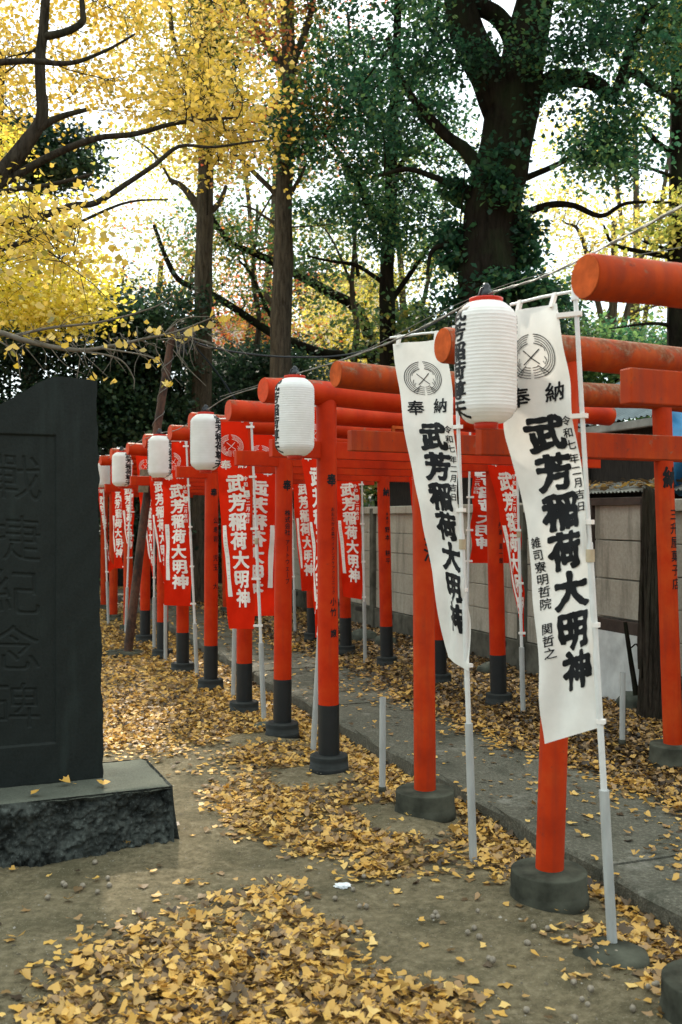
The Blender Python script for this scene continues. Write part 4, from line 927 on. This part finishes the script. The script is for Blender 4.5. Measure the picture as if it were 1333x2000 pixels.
# ------------------------------------------------------------------ trees; unseen upper crowns extended and thickened to block the sun
def crown_mesh(name, C, n_per, spread, size, mat, fan=False, droop=0.0, bias=0.0):
    """C: cluster centres; leaf-sized folded faces spread round each"""
    C = np.asarray(C, float); nc = len(C); n = nc*n_per
    ctr = np.repeat(C, n_per, 0)
    sp = np.repeat(spread*rng.uniform(.65, 1.35, nc), n_per)[:, None]
    off = rng.normal(0, 1, (n, 3))*np.array([1, 1, .52]); L = np.linalg.norm(off, axis=1, keepdims=True); off = off/L*np.minimum(L, 1.9)
    pos = ctr+off*sp
    cl = np.repeat(rng.normal(0, .19, nc), n_per)
    tint = np.clip(rng.beta(2, 2, n)+cl+bias, 0, 1)
    s_ = size*rng.uniform(.7, 1.25, n)
    yaw = rng.uniform(0, 6.28, n); pit = rng.normal(-.25-droop, .55, n); rol = rng.normal(0, .6, n)
    o = np.array([(0, 0, 0), (.42, .55, .10), (.10, 1.0, 0), (-.10, 1.0, 0), (-.42, .55, .10)]) if not fan else np.array([(0, 0, 0), (.55, .62, .10), (.24, .95, .05), (-.24, .95, .05), (-.55, .62, .10)])
    P_ = o[None]*s_[:, None, None]; x, y, z = P_[..., 0], P_[..., 1], P_[..., 2]
    cr, sr = np.cos(rol)[:, None], np.sin(rol)[:, None]; x, z = x*cr-z*sr, x*sr+z*cr
    cp, spn = np.cos(pit)[:, None], np.sin(pit)[:, None]; y, z = y*cp-z*spn, y*spn+z*cp
    cy, sy = np.cos(yaw)[:, None], np.sin(yaw)[:, None]; x, y = x*cy-y*sy, x*sy+y*cy
    V = np.stack([x, y, z], -1)+pos[:, None, :]
    return raw_leaves(name, V.reshape(-1, 3), [(0, 1, 2, 3, 4)], n, 5, tint, mat)
def ell(c, r, n, fill=.9):             # n cluster centres inside an ellipsoid, thinner at the core's rim
    out = []
    while len(out) < n:
        p_ = rng.uniform(-1, 1, 3)
        if p_@p_ < fill: out.append(np.array(c)+p_*np.array(r))
    return out
def limb_tube(mb, pts, r0, r1, wig=.0, n=None):
    k = max(6, 4*len(pts)); c = spline(pts, k)
    c = [p_+Vector((mnoise.noise(p_*1.3), mnoise.noise(p_*1.3+Vector((9, 0, 0))), mnoise.noise(p_*1.3+Vector((0, 9, 0)))))*wig for p_ in c]
    rr = [r0+(r1-r0)*i/k for i in range(k+1)]; rr = [r_*(1+.10*mnoise.noise(c[i]*2.5)) for i, r_ in enumerate(rr)]
    mb.tube(c, rr, n or (18 if r0 > .09 else 10 if r0 > .03 else 6)); return list(zip(c, rr))
def make_tree(name, label, base, trunk, crown, leaf, size, n_per, spread, barkm, group=None, fan=False, twig=.012, droop=0, wig=.03, bias=0, extra=None, cat='tree', ntw=3):
    """trunk: [(points, r0, r1)]; crown: cluster centres"""
    root = thing(name, base, label, cat, group); mb = MB(); skel = []
    for pts, r0, r1 in trunk: skel += limb_tube(mb, pts, r0, r1, wig if r0 < .12 else wig*.4)
    sp_ = np.array([s_[0][:] for s_ in skel]); sr = [s_[1] for s_ in skel]; order = sorted(range(len(crown)), key=lambda i: np.min(((sp_-crown[i])**2).sum(1)))
    ex_p = [list(p_) for p_ in sp_]; ex_r = list(sr)
    for i in order:
        c = np.asarray(crown[i]); A = np.array(ex_p); d = np.sqrt(((A-c)**2).sum(1))+np.where(A[:, 2] > c[2]+.3, .6, 0); k = int(np.argmin(d))
        if d[k] > 3.5: continue
        a = Vector(A[k]); b_ = Vector(c); r0 = min(ex_r[k]*.6, twig*(1+d[k]*.7)); mid = a.lerp(b_, .5)+Vector(rng.normal(0, .08, 3))*float(d[k])
        cc = spline([a, mid, b_, b_+(b_-mid)*.5], 8); rr = [r0+(twig*.3-r0)*j/8 for j in range(9)]; mb.tube(cc, rr, 5, False)
        for j in (3, 5, 6): ex_p.append(list(cc[j])); ex_r.append(rr[j])
        for _ in range(ntw):
            s0 = cc[rng.integers(4, 9)]; e = b_+Vector(rng.normal(0, spread*.8, 3)); mb.tube([s0, s0.lerp(e, .5)+Vector((0, 0, .03)), e], [twig*.3, twig*.22, twig*.12], 4, False)
    if extra: extra(mb)
    mb.build('trunk', [barkm, M['twig']] if extra else barkm, root)
    if len(crown):
        me = crown_mesh('crown', crown, n_per, spread, size, leaf, fan, droop, bias); o = bpy.data.objects.new('crown', me); COL.objects.link(o); o.parent = root
        o.matrix_parent_inverse = Matrix.Translation(-Vector(base))
    return root
def g0(x, y): return (x, y, 0)
def A_(l, D): return [at(u, v_, D) for u, v_ in l]
def scr(u0, u1, v0, v1, D0, D1, n):    # clusters in a slab of air between two distances
    return [np.array(at(rng.uniform(u0, u1), rng.uniform(v0, v1), rng.uniform(D0, D1))) for _ in range(n)]

# ginkgo at left: trunk outside the frame, limbs reaching across
D = 8.2; bx = at(-290, 1000, D)
tr = [([Vector((bx.x, D, -.05)), at(-300, 800, D), at(-280, 400, D), at(-230, 0, D), at(-200, -500, D)], .26, .13),
      (A_([(-285, 600), (-120, 440), (0, 335), (52, 275), (78, 235), (82, 190)], D), .09, .044), (A_([(80, 225), (78, 120), (84, 50), (92, -60), (100, -260)], D), .044, .034),
      (A_([(82, 70), (125, 62), (158, 45), (160, 20), (155, -30)], D), .034, .02), (A_([(-260, 200), (-100, 140), (40, 122), (130, 126), (190, 105), (262, 66)], D-.3), .035, .008),
      (A_([(70, 255), (115, 232), (170, 218)], D), .035, .018), (A_([(-270, 520), (-80, 400), (20, 345), (110, 300), (190, 272), (260, 262), (330, 240), (400, 232), (465, 230)], D), .040, .010),
      (A_([(-280, 560), (-90, 450), (10, 434), (90, 416), (140, 400), (185, 396), (250, 360), (300, 325), (350, 283), (420, 284), (520, 270)], D-.3), .042, .008),
      (A_([(-280, 560), (-60, 400), (20, 372), (90, 362), (180, 342)], D-.5), .032, .012), (A_([(-280, 650), (-100, 520), (0, 486), (60, 462), (130, 440), (240, 400), (330, 392)], D-.2), .032, .006)]
LOW = [(A_([(-285, 760), (-140, 650), (-40, 640), (60, 668), (150, 684), (215, 676), (290, 660), (350, 646), (420, 618)], 6.4), .024, .0035),
      (A_([(30, 655), (100, 640), (200, 628), (300, 600), (340, 575)], 6.5), .011, .003), (A_([(150, 684), (230, 700), (260, 735), (262, 760)], 6.4), .007, .002),
      (A_([(200, 680), (300, 700), (335, 745)], 6.3), .006, .002), (A_([(-20, 655), (30, 690), (40, 740)], 6.4), .006, .002), (A_([(320, 652), (360, 622), (410, 618)], 6.4), .005, .002)]
cr = scr(-60, 480, -60, 235, 8.6, 12.5, 62)+scr(-60, 60, 60, 330, 8.7, 11, 7)+scr(180, 470, 225, 340, 8.6, 11, 9)
cr = [c for c in cr if not (at(250, 0, 1) and (c[0]*F/c[1]+666 > 200 and 1010-(c[2]-1.5)*F/c[1] > 215 and rng.uniform() < .75))]
cr += scr(-200, 400, -520, -60, 8, 12, 60)+scr(330, 480, 160, 330, 8, 9.5, 16)+scr(-40, 150, 420, 560, 6.4, 7.6, 9)
def near_twigs(mb):
    for pts, r0, r1 in LOW:
        c_ = spline(pts, 26); mb.tube(c_, [r0+(r1-r0)*i/26 for i in range(27)], 8, True, 1)
    for _ in range(85):
        u = rng.uniform(0, 420); v_ = 668-abs(u-170)*.05+rng.normal(0, 12); a = at(u, v_, 6.4); e = a+Vector((rng.uniform(-.1, .26), rng.uniform(-.15, .15), rng.uniform(-.26, .12)))
        mb.tube(spline([a, a.lerp(e, .5)+Vector(rng.normal(0, .02, 3)), e], 6), [.0032, .003, .0027, .0024, .002, .0016, .0012], 4, False, 1)
gk = make_tree('ginkgo_tree', 'near ginkgo with grey limbs reaching in from the left, amber yellow leaves', (bx.x, D, 0), tr, cr, M['ginkgo'], .047, 118, .27, M['barkyel'], None, True, .012, extra=near_twigs, ntw=9)
pos = []
for u0, v0, s_ in ((80, 655, 60), (170, 668, 45), (240, 650, 35), (300, 640, 26), (340, 650, 20), (385, 636, 20), (430, 620, 16), (200, 730, 40), (30, 690, 30), (300, 700, 26), (325, 745, 10), (95, 610, 50), (180, 600, 40)):
    for _ in range(7): pos.append(at(u0+rng.normal(0, s_*.6), v0+rng.normal(0, s_*.3), 6.4+rng.normal(0, .15)))
me = crown_mesh('near_foliage', np.array([p_[:] for p_ in pos]), 1, .004, .048, M['ginkgo'], True, .8); o = bpy.data.objects.new('near_foliage', me); COL.objects.link(o); o.parent = gk; o.matrix_parent_inverse = Matrix.Translation(-gk.location)

bx = at(-60, 1000, 14.5)
make_tree('ginkgo_tree', 'sunlit lemon yellow ginkgo behind the dark slab, at the left edge', (bx.x, 14.5, 0), [([Vector((bx.x, 14.5, -.1)), at(-50, 700, 14.5), at(-20, 400, 14.5), at(0, 100, 14.5)], .22, .08), (A_([(-40, 640), (20, 560), (70, 610), (100, 680)], 14), .07, .03), (A_([(-30, 520), (60, 480), (160, 440)], 14), .06, .02)],
          scr(-90, 130, 405, 620, 12.5, 15.5, 48)+scr(90, 190, 520, 620, 13, 15, 11)+scr(-100, 150, 600, 640, 13, 15, 6)+scr(-150, -20, 250, 420, 13, 16, 14), M['ginkgo_lit'], .060, 190, .32, M['barkyel'], 'ginkgo trees', True)
bx = at(60, 1000, 20)
make_tree('evergreen_tree', 'dark round evergreen seen between the limbs of the near ginkgo', (bx.x, 20, 0), [([Vector((bx.x, 20, -.1)), at(60, 600, 20), at(70, 300, 20)], .2, .06)], ell(at(80, 300, 20), (1.25, 1.1, .75), 60), M['shrub'], .10, 170, .30, M['barkdark'], 'dark evergreens')

bx = at(398, 1000, 17)
make_tree('straight_trunk_tree', 'straight grey trunk forking high up, right behind the rusty pipe top', (bx.x, 17, 0), [([Vector((bx.x-.05, 17, -.1)), at(394, 850, 17), at(397, 600, 17), at(400, 420, 17), at(402, 300, 17), at(405, 150, 17), at(402, -60, 17), at(400, -400, 17)], .185, .09),
          (A_([(398, 425), (375, 385), (352, 360), (330, 350)], 17), .09, .035), (A_([(404, 420), (428, 395), (440, 360)], 17), .06, .03), (A_([(405, 250), (375, 180), (340, 80), (330, -40)], 17), .08, .03), (A_([(338, 360), (300, 300), (250, 262)], 17), .03, .012)],
          scr(230, 460, 150, 340, 15.5, 18.5, 18)+scr(250, 520, -250, -30, 15.5, 18.5, 40)+scr(250, 520, -30, 150, 15.5, 18.5, 24), M['ygreen'], .070, 140, .32, M['bark'], 'tall trees behind the gates', bias=.30)
bx = at(404, 1000, 16.7)
make_tree('climbing_ivy', 'dark ivy sleeve round the upper part of the straight grey trunk', at(404, 420, 16.8), [(A_([(404, 420), (404, 200), (404, -60)], 16.85), .01, .005)], ell(at(404, 90, 16.8), (.2, .2, 1.25), 22), M['dark'], .09, 110, .17, M['barkdark'], 'ivy on trunks', cat='ivy')
bx = at(550, 1000, 15)
def stub(mb): mb.tube(spline(A_([(552, 602), (536, 592), (524, 584), (520, 574)], 15), 6), [.06, .055, .05, .046, .044, .042, .04], 10)
make_tree('straight_trunk_tree', 'furrowed grey trunk with a broken branch stub, behind the second nearest lantern', (bx.x, 15, 0), [([Vector((bx.x, 15, -.1)), at(551, 800, 15), at(549, 660, 15), at(554, 500, 15), at(554, 385, 15), at(560, 280, 15), at(565, 130, 15), at(560, -30, 15), at(560, -350, 15)], .185, .085),
          (A_([(566, 150), (535, 105), (495, 45), (455, -30), (420, -120)], 15), .075, .035), (A_([(566, 130), (592, 75), (612, 0), (625, -90)], 15), .07, .03), (A_([(552, 392), (512, 352), (470, 310), (450, 296)], 15), .05, .018), (A_([(560, 388), (580, 355), (598, 318)], 15), .045, .02),
           (A_([(551, 446), (520, 425), (495, 408), (470, 402)], 15), .028, .012), (A_([(560, 445), (620, 440), (660, 432)], 15), .015, .006)],
          scr(430, 620, -260, -30, 13.8, 16.5, 40)+scr(430, 620, -30, 230, 13.8, 16.5, 26)+scr(440, 600, 230, 330, 14, 16.5, 7), M['mixed'], .066, 120, .30, M['bark'], 'tall trees behind the gates', extra=stub)

D = 13.0; bx = at(955, 1000, D)
make_tree('giant_broadleaf_tree', 'massive dark leaning trunk with thick limbs, tallest tree at the upper right', (bx.x, D, 0), [([Vector((bx.x-.1, D, -.1)), at(948, 800, D), at(950, 600, D), at(958, 450, D), at(982, 320, D), at(1000, 220, D), at(1010, 150, D)], .39, .33),
          (A_([(992, 235), (955, 145), (920, 75), (903, 20), (893, -60), (880, -250)], D), .28, .15), (A_([(1003, 220), (1022, 110), (1042, 20), (1062, -80), (1085, -300)], D), .33, .17), (A_([(1010, 140), (1000, 70), (975, 30), (935, 2), (930, -60)], D), .13, .10),
          (A_([(1030, 190), (1075, 155), (1120, 152), (1165, 163), (1190, 185), (1202, 182), (1215, 160), (1238, 140), (1290, 175), (1340, 200)], D-.2), .13, .035), (A_([(1200, 180), (1222, 120), (1250, 60), (1290, -20)], D-.2), .06, .03),
          (A_([(935, 330), (905, 290), (870, 262), (830, 215), (790, 160), (760, 70)], D-.1), .10, .03), (A_([(940, 420), (915, 380), (860, 350), (800, 330), (740, 340)], D), .07, .02), (A_([(1000, 360), (1060, 335), (1110, 308), (1170, 285), (1200, 268)], D), .05, .016), (A_([(1010, 425), (1065, 405), (1120, 402), (1180, 415), (1230, 392), (1320, 395)], D+.2), .055, .016),
          (A_([(905, 450), (880, 470), (850, 490), (840, 540)], D), .05, .02)],
          scr(1060, 1340, -40, 125, 11.5, 14, 44)+scr(900, 1080, -20, 140, 12.2, 12.6, 5)+scr(1060, 1280, -330, -60, 11, 14.5, 50)+scr(1140, 1255, 190, 345, 12, 13.2, 24)+scr(1070, 1130, 130, 210, 12, 13, 3)+scr(700, 960, -320, -30, 11, 14, 50)+scr(700, 890, -10, 260, 11.8, 13.6, 20)+scr(960, 1050, -300, -40, 12, 14, 12)+scr(1240, 1360, 120, 260, 12, 13.5, 3),
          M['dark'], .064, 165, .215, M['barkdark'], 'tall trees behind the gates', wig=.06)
make_tree('climbing_ivy', 'dark ivy thicket clinging to both flanks of the massive trunk', at(950, 640, D-.4), [(A_([(905, 640), (900, 450), (910, 300)], D-.1), .02, .008), (A_([(1005, 640), (1010, 520), (1015, 400)], D-.1), .02, .008)],
          ell(at(893, 470, D+.1), (.09, .2, 1.0), 15)+ell(at(1016, 480, D+.1), (.10, .2, .65), 12)+ell(at(965, 560, D-.45), (.42, .15, .16), 8)+ell(at(1050, 575, D-.3), (.35, .3, .25), 8)+scr(940, 1000, 250, 420, D-.5, D-.4, 4), M['dark'], .085, 130, .17, M['barkdark'], 'ivy on trunks', cat='ivy')

D = 15.5; bx = at(757, 1000, D)
make_tree('hackberry_tree', 'dark many limbed tree with dense green crown between the two big trunks', (bx.x, D, 0), [([Vector((bx.x, D, -.1)), at(757, 660, D), at(756, 540, D), at(762, 430, D), at(766, 300, D), at(772, 180, D), at(778, 0, D), at(780, -300, D)], .14, .05),
          (A_([(762, 440), (720, 400), (690, 340), (640, 270), (600, 200)], D), .055, .02), (A_([(765, 350), (800, 300), (850, 270), (880, 230)], D), .045, .015), (A_([(768, 260), (720, 200), (690, 120), (680, 20)], D), .05, .02), (A_([(770, 200), (820, 140), (850, 60), (860, -40)], D), .05, .02),
          (A_([(757, 600), (800, 540), (850, 470), (885, 455)], D), .05, .02), (A_([(757, 560), (700, 520), (650, 510), (600, 500)], D), .04, .015)],
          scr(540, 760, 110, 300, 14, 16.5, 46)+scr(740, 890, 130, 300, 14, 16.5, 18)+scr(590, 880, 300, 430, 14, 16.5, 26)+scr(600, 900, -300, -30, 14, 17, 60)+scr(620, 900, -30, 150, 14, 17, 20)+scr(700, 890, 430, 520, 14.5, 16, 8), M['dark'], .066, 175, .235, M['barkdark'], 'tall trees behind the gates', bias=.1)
D = 18.5; bx = at(720, 1000, D)
make_tree('leaning_tree', 'leaning dark limbs sloping up to the left behind the grey trunks', (bx.x, D, 0), [([Vector((bx.x+.3, D, -.1)), at(735, 760, D), at(705, 615, D), at(640, 570, D), at(570, 530, D), at(500, 495, D), at(445, 468, D), at(400, 400, D)], .13, .04), (A_([(720, 690), (640, 690), (540, 655), (470, 610), (415, 575), (350, 545), (318, 490), (300, 440)], D), .10, .035), (A_([(700, 540), (690, 430), (700, 300)], D), .04, .015),
          (A_([(560, 660), (520, 600), (495, 540), (465, 505)], D), .05, .02)],
          scr(430, 700, 440, 620, 17.5, 19.5, 18)+scr(330, 480, 380, 540, 17.5, 19, 4), M['green'], .072, 125, .36, M['barkdark'], 'tall trees behind the gates', bias=.1)
for u, v0, v1, D, lab, lf in ((497, 740, 400, 19, 'slender dark stem between the two straight grey trunks', 'green'), (690, 740, 420, 17, 'slender bent stem left of the weathered log ends', 'green'), (372, 700, 520, 21, 'thin crooked stem just left of the straight grey trunk', 'mixed')):
    bx = at(u, 1000, D); make_tree('slender_tree', lab, (bx.x, D, 0), [([Vector((bx.x, D, -.1)), at(u+2, v0, D), at(u+8, (v0+v1)/2+60, D), at(u-2, (v0+v1)/2-30, D), at(u+6, v1, D)], .075, .03), (A_([(u+6, (v0+v1)/2), (u-35, v1+60), (u-60, v1+20)], D), .03, .01), (A_([(u, v1+40), (u+35, v1-20), (u+60, v1-60)], D), .025, .01)],
              scr(u-90, u+90, v1-90, v1+110, D-.7, D+.7, 16), M[lf], .075, 140, .36, M['bark'], 'slender stems')
D = 14; bx = at(1325, 1000, D)
make_tree('straight_trunk_tree', 'upright dark trunk cut by the right edge of the photo', (bx.x, D, 0), [([Vector((bx.x+.06, D, -.1)), at(1330, 700, D), at(1330, 400, D), at(1334, 100, D), at(1330, -300, D)], .20, .13), (A_([(1325, 300), (1290, 280), (1262, 245)], D), .05, .03), (A_([(1325, 350), (1290, 335), (1255, 320)], D), .035, .015),
          (A_([(1325, 500), (1260, 492), (1200, 478), (1180, 440)], D), .045, .014), (A_([(1325, 490), (1280, 478), (1255, 470)], D), .03, .012), (A_([(1325, 640), (1270, 632), (1190, 640)], D), .035, .01)],
          scr(1240, 1400, 380, 480, 13, 15, 10)+scr(1260, 1420, -250, 120, 13, 15, 26), M['ygreen'], .085, 110, .34, M['barkdark'], 'tall trees behind the gates')
# sunlit trees beyond
FAR = [('maple_tree', 'reddish autumn maple far beyond the straight grey trunks', 480, 24, [(380, 620, 480, 680, 20), (360, 560, 430, 560, 7), (420, 580, 590, 690, 16)], 'mixed', .12),
       ('ginkgo_tree', 'added yellow foliage standing in for a warm bright glow, just above the weathered log end', 665, 25, [(600, 735, 560, 730, 30)], 'ginkgo_lit', .2),  # added tree: its yellow leaves supply a warm glow low in the background
       ('maple_tree', 'orange and yellow crown high behind the furrowed grey trunk', 520, 25, [(400, 700, -120, 330, 46)], 'mixed', .12),
       ('zelkova_tree', 'pale yellow green crown beyond the weathered log ends', 660, 27, [(560, 900, 430, 680, 46)], 'ygreen', .1),
       ('zelkova_tree', 'green crown far behind the many limbed tree', 800, 26, [(640, 900, 200, 560, 34)], 'green', .25),
       ('zelkova_tree', 'pale yellow crown right of the massive trunk', 1200, 21, [(1060, 1340, 385, 480, 20), (1020, 1200, 200, 330, 7)], 'ygreen', .35),
       ('zelkova_tree', 'yellow green crown low at the right above the weathered logs', 1150, 24, [(1010, 1380, 480, 720, 46)], 'ygreen', -.08),
       ('zelkova_tree', 'thin pale crown glimpsed in the bright sky at left centre', 300, 25, [(210, 420, 440, 580, 12), (200, 400, 300, 420, 8)], 'ygreen', .1),
       ('maple_tree', 'light autumn crown at the top right against the sky', 1250, 25, [(1080, 1400, 60, 380, 16)], 'ygreen', .15)]
for nm, lab, u, D, boxes, lf, bi in FAR:
    bx = at(u, 1000, D); v0 = min(b_[2] for b_ in boxes); cr = []
    for (u0, u1, va, vb, n_) in boxes: cr += scr(u0, u1, va, vb, D-1.6, D+1.6, n_)
    um = (boxes[0][0]+boxes[0][1])/2; vm = (boxes[0][2]+boxes[0][3])/2
    make_tree(nm, lab, (bx.x, D, 0), [([Vector((bx.x, D, -.1)), at(u+5, 800, D), at(u-8, 700, D), at((u+um)/2, (vm+700)/2, D), at(um, vm, D)], .16, .06), (A_([(u-4, 720), (u-60, vm+40), (boxes[0][0]+40, vm)], D), .07, .02), (A_([(u, 700), (u+70, vm+20), (boxes[0][1]-40, vm-20)], D), .07, .02)], cr, M[lf], .080, 135, .48, M['bark'], 'autumn trees beyond the grounds', bias=bi, twig=.015)
# evergreen shrubs and hedge trees closing the view at eye level
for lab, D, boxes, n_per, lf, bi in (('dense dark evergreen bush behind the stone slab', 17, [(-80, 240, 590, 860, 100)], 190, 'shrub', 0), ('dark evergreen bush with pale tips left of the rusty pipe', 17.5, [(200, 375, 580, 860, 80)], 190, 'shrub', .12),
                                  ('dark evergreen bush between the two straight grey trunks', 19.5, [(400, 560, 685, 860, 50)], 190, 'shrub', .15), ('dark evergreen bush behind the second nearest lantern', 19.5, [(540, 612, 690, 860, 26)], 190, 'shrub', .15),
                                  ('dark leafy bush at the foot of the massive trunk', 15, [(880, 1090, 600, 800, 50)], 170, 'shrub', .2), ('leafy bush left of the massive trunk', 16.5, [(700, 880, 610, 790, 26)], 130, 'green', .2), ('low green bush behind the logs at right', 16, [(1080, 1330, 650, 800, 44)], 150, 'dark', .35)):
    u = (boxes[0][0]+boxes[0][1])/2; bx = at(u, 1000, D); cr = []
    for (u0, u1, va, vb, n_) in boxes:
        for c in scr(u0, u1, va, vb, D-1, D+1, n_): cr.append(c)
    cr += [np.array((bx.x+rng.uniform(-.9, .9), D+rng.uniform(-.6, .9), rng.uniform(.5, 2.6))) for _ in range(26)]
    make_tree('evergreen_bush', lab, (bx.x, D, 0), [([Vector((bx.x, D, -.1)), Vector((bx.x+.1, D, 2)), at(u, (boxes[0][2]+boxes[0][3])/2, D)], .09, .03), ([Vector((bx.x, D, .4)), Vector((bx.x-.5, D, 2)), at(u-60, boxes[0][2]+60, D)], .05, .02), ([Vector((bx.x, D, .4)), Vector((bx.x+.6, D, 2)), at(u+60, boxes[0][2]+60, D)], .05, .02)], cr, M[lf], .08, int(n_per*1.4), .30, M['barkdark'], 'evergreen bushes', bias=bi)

# ------------------------------------------------------------------ buildings beyond
M['dwood'] = plain('dark_red_timber', (.055, .012, .008), .7, .3, .4, 6, .2); M['dwall'] = plain('dark_plaster', (.035, .034, .030), .85, .2, .3, 4, .2); M['tile'] = plain('grey_roof_tile', (.030, .031, .028), .95, .02, .35, 7, .3)
c_ = at(250, 1000, 21); root = thing('shrine_hall', (c_.x, 22, 0), 'dim timber shrine hall with grey eaves behind the slab, under the trees', 'shrine building')
mb = MB(); mb.box((c_.x-.5, 23.2, 1.4), (3.0, 0, 0), (0, 1.5, 0), (0, 0, 1.4)); mb.build('walls', M['dwall'], root)
mb = MB()
for k in range(7): mb.box((c_.x-3.2+.9*k, 21.62, 1.35), (.07, 0, 0), (0, .06, 0), (0, 0, 1.35))
mb.box((c_.x-.5, 21.63, 2.55), (3.0, 0, 0), (0, .05, 0), (0, 0, .11)); mb.build('timber_frame', M['dwood'], root)
mb = MB(); e0 = Vector((c_.x-4.1, 20.9, 2.95)); corr(mb, e0, Vector((1, 0, 0)), 7.2, Vector((0, .86, .5)), 2.6, .03, .24); mb.build('roof', M['tile'], root)
mb = MB(); mb.box((c_.x-.5, 20.92, 2.86), (3.6, 0, 0), (0, .03, 0), (0, 0, .06)); mb.build('eaves', M['tile'], root)
M['cream'] = plain('cream_sunlit_tone', (.80, .72, .56), .9, .1, .08, 1.2, 0); M['pink'] = plain('pale_pink_render', (.72, .66, .63), .9, .1, .08, 1.2, 0); M['glass'] = plain('dark_window_pane', (.10, .11, .12), .15, .6, .2, 3, 0)  # cream base set bright and warm for sunlight that misses the facade
def house(u0, u1, vt, D, m_, lab, roofm):
    a_, b_ = at(u0, vt, D), at(u1, vt, D); h = a_.z; wv = (b_.x-a_.x)/2; root = thing('house', ((a_.x+b_.x)/2, D, 0), lab, 'house', 'houses beyond the grounds')
    mb = MB(); mb.box(((a_.x+b_.x)/2, D+3, h/2), (wv, 0, 0), (0, 3, 0), (0, 0, h/2)); mb.build('wall', m_, root)
    mb = MB(); mb.box(((a_.x+b_.x)/2, D+3, h+.08), (wv+.3, 0, 0), (0, 3.3, 0), (0, 0, .08)); mb.build('roof', roofm, root)
    nw = max(2, int(wv))
    for i in range(nw):
        for z in (1.6, 4.2, 6.8):
            if z > h-1: continue
            cx = a_.x+(i+.5)*2*wv/nw; mb = MB(); mb.box((cx, D-.03, z), (.5, 0, 0), (0, .03, 0), (0, 0, .65)); f_ = mb.build('window', M['pole'], root); mb = MB(); mb.box((cx, D-.065, z), (.43, 0, 0), (0, .008, 0), (0, 0, .57)); mb.build('pane', M['glass'], f_)
house(590, 760, 545, 36, M['cream'], 'cream house, sunlight put into its wall colour, glimpsed above the weathered log ends', M['tile'])
house(360, 480, 628, 38, M['pink'], 'pale pinkish house glimpsed beside the straight grey trunk', M['tile'])
